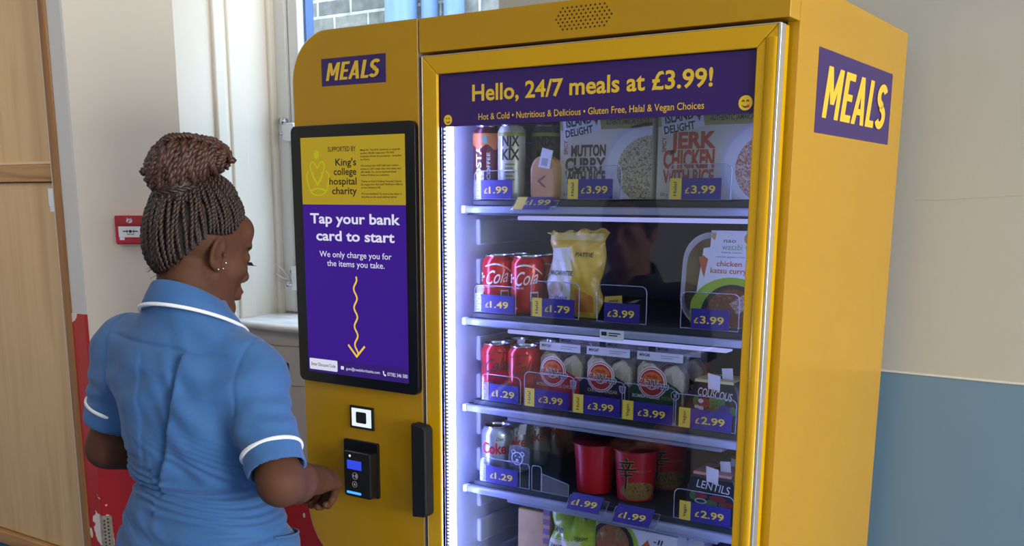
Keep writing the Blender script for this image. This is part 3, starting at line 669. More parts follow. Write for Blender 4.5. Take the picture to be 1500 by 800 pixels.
# --- price tags: clear guard, purple card, sometimes a yellow diet strip
def price_tag(x0, x1, k, price, label, strip=None, guard=(.012, .012, .062), tilt=0.0, y=.0755, z=None, dz=.0, ch=.035, block=False, group='price tags along the shelf edges', half=None):
    xc = (x0+x1)/2; zb = ZB[k]+dz if z is None else z
    t = empty('price_tag', (xc, y, zb), label, 'price tag', group)
    w2 = (x1-x0)/2
    if guard:
        a, b_, h = guard
        P = rrect(-w2-a, w2+b_, .0005, h, .011, 6, (.1, .1, 1, 1))
        MB().prism(P, -.0015, .0).build('clear_guard', M['clear'], t)
        b = MB(); b.tube([(p[0], -.0008, p[1]) for p in P], .0009, 5, closed=True); b.build('guard_edge', M['clear_edge'], t)
    else:
        MB().box(-w2-.004, w2+.012, -.0022, -.0012, -.001, ch-.006).build('clear_guard', M['clear'], t)
        b = MB(); b.tube([(-w2-.004, -.0018, ch-.006), (-w2-.004, -.0018, 0), (w2+.012, -.0018, 0), (w2+.012, -.0018, ch-.006), (-w2-.004, -.0018, ch-.006)], .0006, 5); b.build('guard_edge', M['clear_edge'], t)
    if tilt: t.rotation_euler = (tilt, 0, 0)
    s0 = -w2+(.0215 if strip else 0)
    MB().box(s0, w2, -.0036, -.0026, .0005, ch).build('price_card', M['purple_tag'], t)
    ph = .0125; cx = (s0+w2)/2
    text('lettering', '£', M['tag_yellow'], t, cx-.0285, cx-.0205, .0105, ph*.74, -.0040, bold=.012)
    text('lettering', price, M['tag_yellow'], t, cx-.0175, cx+.0255, .0105, ph, -.0040, bold=.018)
    if strip:
        MB().box(-w2, s0, -.0038, -.0026, .0005, ch).build('diet_strip', M['tag_yellow'], t)
        o = text('lettering', strip, M['ink'], t, -.0115, .0115, 0, .0062, -.0042, bold=.006, rot=PI/2)
        if o: o.location = (-w2+.0130, 0, ch/2)
    if block:
        b = MB(); b.box(-w2-.0185, -w2-.0035, -.001, .014, .001, .036)
        for r in range(6): b.ell((-w2-.011+.002*(-1)**r, -.0012, .005+.0052*r), (.0042, .0012, .0017), 8, 5)
        b.build('spring_block', M['clear_edge'], t, smooth=False)
    return t
A_ = 'purple price card in a clear holder'
price_tag(.387, .458, 0, '1.99', 'purple £1.99 price tag in front of the coffee can on the top shelf', block=True, guard=(.018, .012, .052))
price_tag(.478, .556, 0, '1.99', 'purple £1.99 price tag with a yellow strip leaning over the top shelf edge', strip=' ', guard=None, tilt=-.75, y=.046, z=1.606, ch=.030)
price_tag(.579, .670, 0, '3.99', 'purple £3.99 price tag with a yellow Halal strip under the mutton curry box', strip='Halal', guard=(.004, .016, .058))
price_tag(.780, .872, 0, '3.99', 'purple £3.99 price tag with a yellow Halal strip under the jerk chicken box', strip='Halal', guard=(.004, .016, .058))
price_tag(.387, .463, 1, '1.49', 'purple £1.49 price tag in front of the red cola cans', block=True, guard=(.018, .002, .052))
price_tag(.505, .597, 1, '1.79', 'purple £1.79 price tag with a yellow Halal strip under the yellow patty bag', strip='Halal', guard=(.004, .008, .066))
price_tag(.659, .730, 1, '3.99', 'purple £3.99 price tag at the empty gap on the second shelf', guard=(.016, .012, .066))
price_tag(.828, .897, 1, '3.99', 'purple £3.99 price tag under the katsu curry tray', guard=(.02, .016, .062))
price_tag(.406, .474, 2, '1.29', 'purple £1.29 price tag in front of the two red cans with black script', block=True, guard=(.02, .004, .052))
price_tag(.490, .588, 2, '3.99', 'purple £3.99 price tag with a yellow Halal strip under the red wrap packet', strip='Halal', guard=(.003, .010, .066))
price_tag(.598, .696, 2, '3.99', 'purple £3.99 price tag with a yellow Halal strip under the navy wrap packet', strip='Halal', guard=(.003, .008, .066))
price_tag(.702, .799, 2, '3.99', 'purple £3.99 price tag with a yellow Vegan strip under the green wrap packet', strip='Vegan', guard=(.003, .006, .066))
price_tag(.813, .911, 2, '2.99', 'purple £2.99 price tag with a yellow Vegan strip under the couscous pot', strip='Vegan', guard=(.012, .006, .058))
price_tag(.399, .474, 3, '1.29', 'purple £1.29 price tag in front of the silver cola cans', block=True, guard=(.018, .004, .05))
price_tag(.600, .668, 3, '1.99', 'leaning purple £1.99 price tag in front of the plain red cup', guard=None, tilt=-.75, y=.052, z=1.055, ch=.036)
price_tag(.698, .772, 3, '1.99', 'leaning purple £1.99 price tag in front of the printed noodle cup', guard=None, tilt=-.75, y=.052, z=1.048, ch=.038)
price_tag(.821, .917, 3, '2.99', 'purple £2.99 price tag with a yellow Vegan strip under the lentils pot', strip='Vegan', guard=(.012, .004, .055))
# loose strip in the empty holder of the second shelf
t = empty('paper_tab', (.672, .082, 1.4475), 'small yellow paper tab inside the empty holder on the second shelf', 'paper tab')
MB().prism([(-.018, -.006), (.018, -.002), (.017, .012), (-.018, .008)], -.0005, .0).build('tab', M['tag_yellow'], t)
text('lettering', 'Halal', M['ink'], t, -.008, .010, .0, .004, -.0009, bold=.01, rot=.11)
# printed cards on the shelf lip
for (x, z, lab) in ((.680, 1.397, 'small white coded label on the lip of the second shelf'),):
    t = empty('shelf_label', (x, .0648, z-.012), lab, 'label')
    MB().box(-.024, .024, -.001, 0, -.004, .0135).build('card', M['paper'], t)
    MB().box(-.021, -.010, -.0014, -.001, .003, .010).box(-.006, .018, -.0014, -.001, .007, .009).box(-.006, .012, -.0014, -.001, .003, .005).build('print', M['ink'], t)

# --- cans
def can(name, r, h, body, lidm, label, loc, group, neck=.82):
    t = empty(name, loc, label, 'drink can', group)
    MB().lathe([(r*.72, .001), (r*.78, .0), (r*.86, .002), (r*.985, .010), (r, .014), (r, h-.017), (r*.985, h-.012), (r*neck, h-.003)], seg=36).build('body', body, t, smooth=True)
    MB().lathe([(r*neck, h-.003), (r*neck+.0012, h-.001), (r*neck+.0008, h), (r*neck-.0012, h), (r*neck-.002, h-.004), (0, h-.004)], seg=36).build('lid', lidm, t, smooth=True, auto=.7)
    MB().prism(ring_poly(0, .002, r*.22, r*.36, 16), h-.0036, h-.0022, axis='z').build('ring_pull', M['silver'], t)
    return t
def cola_mat(name, red): return mat(name, red, .25, .35, coat=.3)
M['cola'] = cola_mat('red_can', C(206, 14, 26)); M['cola0'] = cola_mat('red_can_zero', C(198, 16, 30)); M['diet'] = mat('silver_can', C(196, 200, 212), .28, .8)
def script_word(s, m, t, r, ang, arc, z, h, rise=.0):
    o = text('lettering', s, m, t, -arc/2, arc/2, z, h, 0, bold=.006, shear=.45, wrap=(0, 0, r, ang))
    if rise:
        for v in o.data.vertices: v.co.z += rise*(math.atan2(v.co.x, -v.co.y)-ang)*r
    return o
def wrap_patch(t, name, r, a0, a1, z0, z1, m, n=10, dr=.0005, fn=None):
    b = MB(); g0 = []; g1 = []
    for k in range(n+1):
        a = a0+(a1-a0)*k/n; R_ = r+dr
        zz0, zz1 = (z0, z1) if fn is None else fn(k/n)
        g0.append((R_*math.sin(a), -R_*math.cos(a), zz0)); g1.append((R_*math.sin(a), -R_*math.cos(a), zz1))
    b.grid([g0, g1]); return b.build(name, m, t, smooth=True)
A0 = .62   # direction of the aisle as seen from a can
def cola_can(loc, label, twist=0.0, zero=False):
    t = can('cola_can', .0325, .109, M['cola0'] if zero else M['cola'], M['silver'], label, loc, 'red cola cans' if not zero else 'red cola cans with black script', .8)
    ink = M['ink'] if zero else M['white']
    script_word('Cola', ink, t, .0325, A0-.10+twist, .046, .056, .026, .15)
    script_word('Coca-', ink, t, .0325, A0-1.75+twist, .052, .056, .026, .15)
    wrap_patch(t, 'ribbon_mark', .0325, A0-.9+twist, A0+.95+twist, 0, 0, ink, 16, .0005, lambda u: (.086+.010*math.sin(u*3.2)-.012*u, .0885+.011*math.sin(u*3.2)-.012*u) if not zero else (.087+.006*math.sin(u*3.2), .0885+.006*math.sin(u*3.2)))
    if not zero:
        wrap_patch(t, 'small_print_panel', .0325, A0+.12+twist, A0+.62+twist, .025, .043, M['white'])
        wrap_patch(t, 'small_print', .0325, A0+.17+twist, A0+.57+twist, .028, .040, mat('print_grey', C(120, 60, 66), .6), dr=.0009)
        text('lettering', 'ORIGINAL TASTE', M['white'], t, -.014, .006, .0475, .0035, 0, bold=.01, wrap=(0, 0, .0325, A0-.45+twist))
    return t
def rows(t, spots, labels, rz=None):
    for (p, l) in zip(spots, labels): dup(t, p, l, rz)
c1 = cola_can((.395, .118, ZB[1]), 'front red cola can on the second shelf, nearest the light strip')
rows(c1, [(.464, .118, ZB[1]), (.395, .189, ZB[1]), (.464, .189, ZB[1]), (.464, .260, ZB[1])], ['second red cola can from the left, front of the second shelf', 'red cola can directly behind the front left cola can', 'red cola can behind the second cola can on the second shelf', 'rearmost red cola can behind the second cola can on the second shelf'])
c2 = cola_can((.392, .118, ZB[2]), 'front left red can with black script on the third shelf', zero=True)
rows(c2, [(.457, .118, ZB[2]), (.392, .189, ZB[2]), (.457, .189, ZB[2])], ['front red can with black script beside the red wrap packet', 'red can with black script behind the left one on the third shelf', 'red can with black script behind the one beside the wrap packet'])
d1 = can('cola_can', .0325, .109, M['diet'], M['silver'], 'front silver cola can with red lettering on the fourth shelf', (.393, .118, ZB[3]), 'silver cola cans', .8)
rd = mat('cola_red_print', C(196, 24, 36), .4)
for q in (-2.1, 0.0, 2.1):
    text('lettering', 'Coke', rd, d1, -.026, .026, .056, .022, 0, bold=.03, wrap=(0, 0, .0325, A0-.25+q)); text('lettering', 'Diet', M['ink'], d1, -.008, .008, .0825, .007, 0, bold=.015, shear=.3, wrap=(0, 0, .0325, A0+.15+q))
rows(d1, [(.393, .189, ZB[3]), (.393, .260, ZB[3]), (.393, .331, ZB[3])], ['silver cola can second in the row on the fourth shelf', 'silver cola can third in the row on the fourth shelf', 'silver cola can last in the row on the fourth shelf'])
# paper flaps tucked between the cans
for (x, y, z, rz, lab) in ((.430, .150, ZB[3]+.098, .3, 'white paper flap between the first silver cans'), (.428, .222, ZB[3]+.1, .5, 'white paper flap between the rear silver cans'), (.424, .150, ZB[2]+.104, .3, 'white paper flap between the red cans with black script')):
    t = empty('paper_flap', (x, y, z), lab, 'paper tab', rz=rz); MB().prism([(-.008, -.012), (.009, -.010), (.012, .012), (-.004, .010)], -.0006, .0).build('tab', M['paper'], t, bevel=.0003)
# tall coffee can and drink cans on the top shelf
cof = can('coffee_can', .0262, .136, mat('maroon_can', C(96, 26, 44), .3, .3), M['silver'], 'tall maroon coffee can with an orange top band at the left of the top shelf', (.374, .108, ZB[0]), None, .8)
wrap_patch(cof, 'orange_band', .0262, -PI, PI, 0, 0, mat('orange_band', C(216, 128, 62), .4), 48, .0006, lambda u: (.096+.005*math.cos(u*2*PI*5), .1215))
wrap_patch(cof, 'teal_drop', .0262, A0-.30, A0+.05, .103, .117, mat('teal_print', C(110, 160, 140), .5), dr=.0011)
text('lettering', 'COSTA', M['white'], cof, -.045, .045, -.0055, .0125, 0, bold=.03, rot=0)
L = [o for o in cof.children if o.name.startswith('lettering')][0]
def vertical_word(s, t, r, ang, z0, length, h, m, bold=.02):
    v, f = glyphs(s, bold); k = h/.702; v = v*k; a, b_ = v[:, 0].min(), v[:, 0].max(); v[:, 0] = (v[:, 0]-a)/(b_-a)*length
    vs = []
    for (p, q) in v:
        an = ang-q/r+h/2/r; vs.append(((r+.0006)*math.sin(an), -(r+.0006)*math.cos(an), z0+p))
    me = bpy.data.meshes.new('lettering'); me.from_pydata(vs, [], f); me.materials.append(m); return link('lettering', me, t)
bpy.data.objects.remove(L)
vertical_word('COSTA', cof, .0262, A0-.62, .022, .078, .0115, M['white'], .03); vertical_word('COFFEE', cof, .0262, A0+.12, .036, .05, .0065, M['white'], .01)
nix = can('drink_can', .0262, .136, mat('cream_can', C(206, 204, 186), .35, .2), M['silver'], 'tall cream can with black block lettering, second on the top shelf', (.432, .108, ZB[0]), 'tall drink cans', .8)
for q in (0.0, PI):
    for s, z in (('NIX', .097), ('&', .089), ('KIX', .072)): text('lettering', s, M['ink'], nix, -.017 if s != '&' else -.004, .017 if s != '&' else .004, z, .019 if s != '&' else .010, 0, bold=.03, wrap=(0, 0, .0262, A0-.1+q))
    for kk in range(5): wrap_patch(nix, 'small_print', .0262, A0-.5+q, A0+.2-.12*(kk % 2)+q, .062-.007*kk, .065-.007*kk, mat('print_green', C(132, 132, 96), .6))
wrap_patch(nix, 'top_band', .0262, -PI, PI, .1150, .1215, mat('lime_band', C(172, 170, 74), .4), 40)
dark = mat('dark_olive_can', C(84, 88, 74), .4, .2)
nx2 = dup(nix, (.482, .150, ZB[0]), 'tall darker drink can standing behind the cream can on the top shelf')
nx3 = dup(nix, (.520, .205, ZB[0]), 'tall drink can far back on the top shelf, left of the mutton curry box')
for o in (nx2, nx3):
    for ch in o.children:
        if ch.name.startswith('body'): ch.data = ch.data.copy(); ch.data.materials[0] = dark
# round pastry pack with a white sticker
t = empty('pastry_pack', (.517, .098, ZB[0]), 'tan rounded pastry packet with a white sticker on the top shelf', 'food packet')
b = MB(); P = rrect(-.030, .028, 0, .078, .026, 8, (.4, .4, 1, 1)); b.prism(P, -.012, .014)
b.build('packet', mat('tan_packet', C(204, 152, 104), .45, vary=.12, vscale=30), t, bevel=.006)
flat('printed_mark', [[(-.010, .030), (.006, .040), (.004, .043), (-.012, .034)], [(-.012, .032), (.004, .020), (.006, .023), (-.009, .035)]], -.0125, mat('packet_brown', C(132, 84, 54), .5), t)
MB().prism([(-.010, .058), (.014, .054), (.022, .086), (-.001, .092)], -.0135, -.0125).build('sticker', M['paper'], t)
MB().prism([(-.004, .061), (.009, .059), (.012, .072), (-.001, .074)], -.0142, -.0138).build('sticker_print', mat('print_pale', C(176, 178, 190), .7), t)

# --- curry boxes
def curry_box(x0, x1, label, word1, word2, ink, food, pc, tx):
    xc = (x0+x1)/2; w2 = (x1-x0)/2; H = .168
    t = empty('meal_box', (xc, .105, ZB[0]), label, 'meal box', 'boxed meals on the top shelf')
    MB().box(-w2, w2, 0, .05, 0, H).build('box', mat('cream_card', C(216, 212, 196), .5), t, bevel=.0012)
    MB().box(-w2, w2, -.0006, -.0001, .1215, .146).build('olive_band', mat('olive_band', C(168, 160, 96), .5), t)
    text('lettering', 'AUTHENTIC JAMAICAN FLAVOUR', M['ink'], t, -w2+.095, -w2+tx, .1285, .0088, -.0009, bold=.012, shear=.15)
    fp = ring_poly(pc, .056, .088, .074, 60, (-w2, w2, .0006, .13))
    flat('plate', [fp], -.0003, mat('plate_white', C(206, 212, 226), .4), t)
    flat('plate_rim', [ring_poly(pc, .056, .082, .068, 60, (-w2, w2, .001, .129))], -.0007, mat('plate_grey', C(226, 228, 234), .4), t)
    flat('food_photo', [ring_poly(pc+.004, .050, .066, .058, 48, (-w2, w2, .001, .128))], -.0011, food, t)
    flat('logo_patch', [[(-w2+.010, .107), (-w2+.086, .121), (-w2+.080, .158), (-w2+.004, .150)]], -.0010, mat('logo_white', C(226, 232, 240), .5), t)
    text('lettering', 'iSLAND', M['ink'], t, -w2+.014, -w2+.067, .1300, .015, -.0015, bold=.03, rot=.14)
    text('lettering', 'DELiGHT', M['ink'], t, -w2+.013, -w2+.070, .1130, .0125, -.0015, bold=.03, rot=.14)
    flat('bird_mark', [ring_poly(-w2+.075, .140, .006, .004, 14), [(-w2+.068, .134), (-w2+.084, .146), (-w2+.082, .149)], [(-w2+.072, .137), (-w2+.077, .128), (-w2+.079, .138)]], -.0015, mat('bird_red', C(158, 60, 50), .5), t)
    s1, wd1 = word1[:2]
    text('lettering', s1, ink, t, -w2+.024, -w2+wd1, word1[2], word1[3], -.0006, bold=.045)
    text('lettering', word2[0], ink, t, -w2+.012, -w2+word2[1], .0510 if word1[0] == 'MUTTON' else .0535, .0215 if word1[0] == 'MUTTON' else .028, -.0006, bold=.045)
    text('lettering', 'WITH RICE', ink, t, -w2+.012, -w2+word2[1], .028, .0215, -.0006, bold=.04)
    o = text('lettering', 'SPICY', mat('spicy_red', C(170, 52, 40), .5), t, -.0125, .0125, -.003, .0075, -.0006, bold=.02, rot=PI/2); o.location = (-w2+.0165, 0, .095)
    text('lettering', '500 g', M['ink'], t, -w2+.008, -w2+.022, .006, .006, -.0006, bold=0)
    return t
curry_box(.541, .728, 'cream mutton curry box with brown lettering on the top shelf', ('MUTTON', .096, .0765, .0185), ('CURRY', .096), mat('brown_print', C(88, 62, 58), .5), M['rice_pale'], .088, .180)
curry_box(.738, .9615, 'cream jerk chicken box with red lettering at the right of the top shelf', ('JERK', .108, .0855, .0255), ('CHICKEN', .106), mat('rust_print', C(192, 74, 48), .5), M['rice_red'], .094, .215)

# --- crinkled snack bags
def bag(name, w2, h, d, m, t, seed, nx=22, nz=30, lean=.02):
    r = random.Random(seed); ph = [r.uniform(0, 6) for _ in range(8)]
    def P(u, v, s):
        x = w2*u*(1-.03*math.sin(PI*v)+.03*math.sin(5*v+ph[0])*v)+.006*v*v; z = h*v
        prof = (max(0, 1-abs(u)**2.6))**.6*(math.sin(PI*min(1, (v*.93+.02)))**.55)
        top = max(0, (v-.82)/.18)
        y = s*d*prof*(1-top)+lean*v
        y += s*.0042*math.sin(7*u+8*v+ph[1])*math.sin(13*v+ph[2]+5*u)*(1-u*u)
        y += .006*math.sin(6*u+ph[3])*top
        y += .0025*math.sin(22*v+7*u*s+ph[4])*(abs(u)**1.5)
        z += h*.020*math.sin(2.4*u+ph[5])*top+.003*math.sin(11*u+ph[6])*top
        x += .004*math.sin(14*v+ph[7])*abs(u)
        return (x, y, z)
    b = MB()
    for s in (-1, 1): b.grid([[P(-1+2*i/nx, j/nz, s) for i in range(nx+1)] for j in range(nz+1)])
    o = b.build(name, m, t, smooth=True)
    bm = bmesh.new(); bm.from_mesh(o.data); bmesh.ops.remove_doubles(bm, verts=bm.verts, dist=.0006); bmesh.ops.recalc_face_normals(bm, faces=bm.faces); bm.to_mesh(o.data); bm.free(); o.data.shade_smooth()
    return o, P
def on_bag(o, name, polys_or_text, off=.0012):
    pass
from mathutils.bvhtree import BVHTree
def project_onto(target, o, off=.0009):
    """lays flat artwork (built in front, in the target's own frame) onto the target's front surface"""
    me = target.data; bv = BVHTree.FromPolygons([v.co[:] for v in me.vertices], [tuple(p.vertices) for p in me.polygons])
    bm = bmesh.new(); bm.from_mesh(o.data)
    xs = [v.co.x for v in bm.verts]; zs = [v.co.z for v in bm.verts]
    for ax, a, b_ in ((0, min(xs), max(xs)), (2, min(zs), max(zs))):
        q = a+.004
        while q < b_:
            no = (1, 0, 0) if ax == 0 else (0, 0, 1); co = (q, 0, 0) if ax == 0 else (0, 0, q)
            bmesh.ops.bisect_plane(bm, geom=bm.verts[:]+bm.edges[:]+bm.faces[:], plane_co=co, plane_no=no); q += .004
    for v in bm.verts:
        hit = bv.ray_cast(Vector((v.co.x, -.3, v.co.z)), Vector((0, 1, 0)))
        v.co.y = (hit[0].y if hit[0] is not None else .0)-off
    bm.to_mesh(o.data); bm.free(); return o
def poly_obj(name, polys, m, t):
    me = bpy.data.meshes.new(name); vs = []; fs = []
    for p in polys: fs.append(tuple(range(len(vs), len(vs)+len(p)))); vs += [(a, 0, b_) for a, b_ in p]
    me.from_pydata(vs, [], fs); me.materials.append(m); return link(name, me, t)
def patty_bag(loc, label, col, panel, words, seed, w2=.058, h=.158):
    t = empty('patty_bag', loc, label, 'snack bag', 'patty bags')
    o, P = bag('bag', w2, h, .026, mat('glossy_bag', col, .28, vary=.12, vscale=25, coat=.4), t, seed)
    project_onto(o, poly_obj('print_panel', [panel], mat('bag_panel', C(226, 224, 206), .35), t), .0008)
    for (s, x0, x1, z, hh, m) in words: project_onto(o, text('lettering', s, m, t, x0, x1, z, hh, 0, bold=.02), .0018)
    return t, o
pb, po = patty_bag((.566, .115, ZB[1]), 'crumpled yellow patty bag on the second shelf', C(222, 182, 56), [(-.050, .020), (-.052, .075), (-.046, .125), (-.006, .128), (.010, .080), (.004, .020)],
    [('JAMAICAN PATTIE', -.047, .010, .077, .0085, M['ink']), ('PATTIE', .012, .046, .112, .0075, M['ink']), ('VEGETABLE', -.044, .002, .032, .006, mat('bag_purple', C(110, 60, 130), .5))], 3, .060, .158)
project_onto(po, poly_obj('crimped_top', [[(-.056, .141), (.056, .141), (.057, .154), (-.056, .154)]], mat('bag_cream', C(232, 212, 140), .3), pb), .0008)
project_onto(po, poly_obj('patty_photo', [ring_poly(-.026, .052, .018, .014, 24)], mat('patty_tan', C(196, 172, 132), .5), pb), .0014)
project_onto(po, poly_obj('orange_patch', [[(.016, .01), (.050, .01), (.050, .040), (.018, .055)]], mat('bag_orange', C(206, 128, 40), .35), pb), .0008)

# --- katsu curry tray in a printed sleeve
def katsu(loc, label, rz=0.0, sc=1.0, group=None):
    t = empty('curry_tray', loc, label, 'meal tray', group or 'curry trays', rz)
    b = MB(); P = rrect(-.088, .078, .0, .162, .050, 10); b.prism(P, .006, .012); b.prism(rrect(-.080, .070, .008, .154, .046, 10), .012, .046)
    b.build('tray', mat('white_tray', C(216, 214, 206), .4), t, bevel=.003)
    flat('window', [rrect(-.078, .068, .010, .152, .045, 10)], .0054, noisy('tray_contents', [C(128, 100, 48), C(146, 122, 62), C(112, 72, 36), C(96, 60, 40)], (14, 14, 9), .3), t)
    MB().prism(rrect(-.084, .074, .004, .158, .048, 10), .0, .0012).build('film_lid', M['clear'], t)
    b = MB(); b.prism([(-.058, .002), (.078, .002), (.078, .128), (.048, .134), (.048, .1645), (-.034, .1645), (-.034, .136), (-.046, .134)], -.0022, -.0008)
    b.build('sleeve', mat('white_sleeve', C(240, 240, 244), .5), t)
    Y = -.0026; cl = (-.062, .078, .0025, .13)
    flat('lime_arc', [ring_poly(.012, .026, .076, .060, 60, cl)], Y, mat('lime_print', C(164, 196, 44), .5), t)
    flat('bowl', [ring_poly(.014, .022, .056, .052, 60, cl)], Y-.0004, mat('bowl_black', C(46, 42, 46), .5), t)
    flat('curry_photo', [ring_poly(.014, .022, .046, .045, 48, cl)], Y-.0008, M['curry'], t)
    flat('rice_photo', [[(.010, .042), (.034, .058), (.040, .034), (.026, .024)]], Y-.0012, M['rice_red'], t)
    G = mat('green_print', C(120, 176, 120), .5)
    text('lettering', 'nao', M['ink'], t, -.010, .012, .1445, .007, Y, bold=.0); text('lettering', 'wasabi', G, t, -.012, .024, .132, .0105, Y, bold=.0)
    text('lettering', 'home bento', M['ink'], t, -.012, .024, .1265, .003, Y, bold=0); text('lettering', 'authentic japanese cuisine', mat('blue_print', C(90, 90, 170), .5), t, -.022, .030, .119, .003, Y, bold=0)
    OR = mat('orange_print', C(206, 104, 66), .5)
    text('lettering', 'chicken', OR, t, -.020, .026, .1045, .009, Y, bold=.014); text('lettering', 'katsu curry', OR, t, -.030, .036, .0925, .009, Y, bold=.014)
    flat('carrot_art', [[(-.054, .118), (-.044, .122), (-.042, .086)], [(-.046, .122), (-.036, .116), (-.041, .084)]], Y, mat('carrot_orange', C(206, 104, 60), .5), t)
    flat('onion_art', [ring_poly(.036, .152, .010, .010, 18), ring_poly(.041, .137, .011, .007, 18), [(-.033, .152), (-.026, .148), (-.024, .160), (-.033, .161)]], Y, mat('onion_tan', C(216, 172, 112), .5), t)
    flat('noodle_art', [[(.058, .088), (.077, .112), (.077, .070), (.064, .074)]], Y, mat('noodle_orange', C(228, 146, 66), .5), t)
    return t
k1 = katsu((.868, .115, ZB[1]), 'chicken katsu curry tray in a white sleeve on the second shelf')
k1.rotation_euler = (-.10, 0, 0)

# --- wrap packets
def wrap_packet(loc, label, col, words, code, icon):
    t = empty('wrap_packet', loc, label, 'wrap packet', 'wrap packets on the third shelf')
    w2 = .053; h = .122
    # the halved wrap inside
    b = MB(); b.prism([(-.047, .003), (.047, .003), (.047, .082), (.030, .100), (.010, .090), (-.002, .074), (-.016, .094), (-.034, .103), (-.047, .088)], .010, .040)
    b.prism([(-.040, .020), (.012, .012), (.006, .082), (-.014, .100), (-.036, .094)], .004, .014)
    b.build('folded_wrap', noisy('tortilla', [C(206, 190, 162), C(222, 210, 186), C(190, 164, 128)], (50, 50, 50), .6), t, bevel=.006)
    # clear film pouch
    def P(u, v, s):
        x = w2*u*(1-.03*math.sin(PI*v)); z = h*v*(1-.0*abs(u)); pr = (max(0, 1-abs(u)**4))**.7*(1-v*.65)
        return (x+.001*math.sin(20*v), .024+s*.024*pr+.0016*math.sin(13*u+8*v)*math.sin(9*v+1), z+.002*math.sin(8*u)*v)
    b = MB(); [b.grid([[P(-1+2*i/18, j/18, s) for i in range(19)] for j in range(19)]) for s in (-1, 1)]
    b.build('film_pouch', M['film'], t, smooth=True)
    # printed card front with an arched top
    Y = -.0062
    arch = [(-w2+.001, 0), (w2-.001, 0), (w2-.001, .052), (w2-.010, .060), (.026, .068), (.012, .080), (-.012, .080), (-.026, .068), (-w2+.010, .060), (-w2+.001, .052)]
    MB().prism(arch, Y, Y+.0012).build('card_front', col, t)
    for (r, m, e) in ((.0290, M['white'], 1), (.0272, mat('ring_red', C(196, 74, 60), .5), 2), (.0255, M['white'], 3), (.0235, mat('ring_red2', C(186, 50, 48), .5), 4)):
        flat('logo_ring', [ring_poly(-.006, .066, r, r, 40)], Y-.0003*e, m, t)
    flat('logo_ring', [ring_poly(-.006, .066, .013, .013, 30)], Y-.0015, M['white'], t); flat('logo_ring', [ring_poly(-.006, .066, .0115, .0115, 30)], Y-.0018, mat('ring_red3', C(200, 90, 72), .5), t)
    flat('logo_ring', [[(-.006+.0195*math.cos(PI*k/12), .070+.0155*math.sin(PI*k/12)) for k in range(13)]], Y-.0021, mat('logo_orange', C(226, 118, 50), .5), t)
    text('lettering', 'ginda', mat('logo_dark_red', C(150, 24, 20), .5), t, -.017, .005, .0745, .0065, Y-.0025, bold=.02)
    for e_, m_, o_ in ((.0, M['white'], .0014), (.0, M['ink'], .0)):
        text('lettering', 'Air', mat('air_red', C(190, 36, 40), .5) if o_ == 0 else m_, t, -.034-o_, -.012+o_*.4, .0595-o_*.5, .0125+o_, Y-.0027-(.0003 if o_ == 0 else 0), bold=.04 if o_ else .004, shear=.2, rot=-.05)
        text('lettering', 'Wrap', m_, t, -.012-o_*.4, .027+o_, .0575-o_*.5, .0125+o_, Y-.0027-(.0003 if o_ == 0 else 0), bold=.04 if o_ else .004, shear=.2, rot=-.05)
    for (s, x0, x1, m) in words: text('lettering', s, m, t, x0, x1, .0365, .0062, Y-.0004, bold=.012)
    if icon == 'V':
        flat('round_icon', [ring_poly(.040, .047, .0082, .0082, 24)], Y-.0003, M['white'], t); flat('round_icon_face', [ring_poly(.040, .047, .0072, .0072, 24)], Y-.0006, M['ink'], t)
        text('lettering', 'V', M['white'], t, .0365, .0435, .0445, .006, Y-.0010, bold=.02)
    else:
        flat('shield_icon', [[(.033, .053), (.047, .053), (.046, .043), (.040, .038), (.034, .043)]], Y-.0003, M['white'], t); flat('shield_icon_face', [[(.0345, .0518), (.0455, .0518), (.0448, .0435), (.040, .0395), (.0352, .0435)]], Y-.0006, mat('shield_grey', C(150, 130, 160), .5), t)
    MB().prism([(-.044, .104), (.047, .104), (.047, .1195), (-.044, .1195)], .0052, .0060).build('date_label', M['paper'], t)
    text('lettering', code, M['ink'], t, -.039, -.018, .1105, .0055, .0048, bold=.02)
    for kk in (0, 1): MB().box(.004, .040-.012*kk, .0047, .0051, .1135-.004*kk, .1145-.004*kk).build('label_print', mat('print_mid', C(150, 150, 165), .7), t)
    return t
tan = mat('gold_print', C(226, 206, 156), .5)
W1 = wrap_packet((.5375, .112, ZB[2]), 'wrap packet with a red card front on the third shelf', mat('card_red', C(176, 30, 40), .45), [('MOROCCAN STYLE', -.043, .014, tan), ('CHICKEN', .017, .046, tan)], 'MWG41', 'S')
W2 = wrap_packet((.6425, .112, ZB[2]), 'wrap packet with a navy card front on the third shelf', mat('card_navy', C(44, 32, 62), .45), [('CHICKEN CAESAR', -.034, .030, tan)], 'MWG47', 'S')
W3 = wrap_packet((.7485, .112, ZB[2]), 'wrap packet with a dark green card front on the third shelf', mat('card_green', C(34, 78, 48), .45), [('BOMBAY STYLE', -.045, .010, M['white']), ('POTATO', .014, .044, mat('green_gold', C(150, 146, 60), .5))], 'MWG40', 'V')
for (o, l) in ((W1, 'red'), (W2, 'navy'), (W3, 'dark green')):
    dup(o, (o.location.x+.006, o.location.y+.062, o.location.z+.003), 'wrap packet tucked directly behind the one with the %s card front' % l)

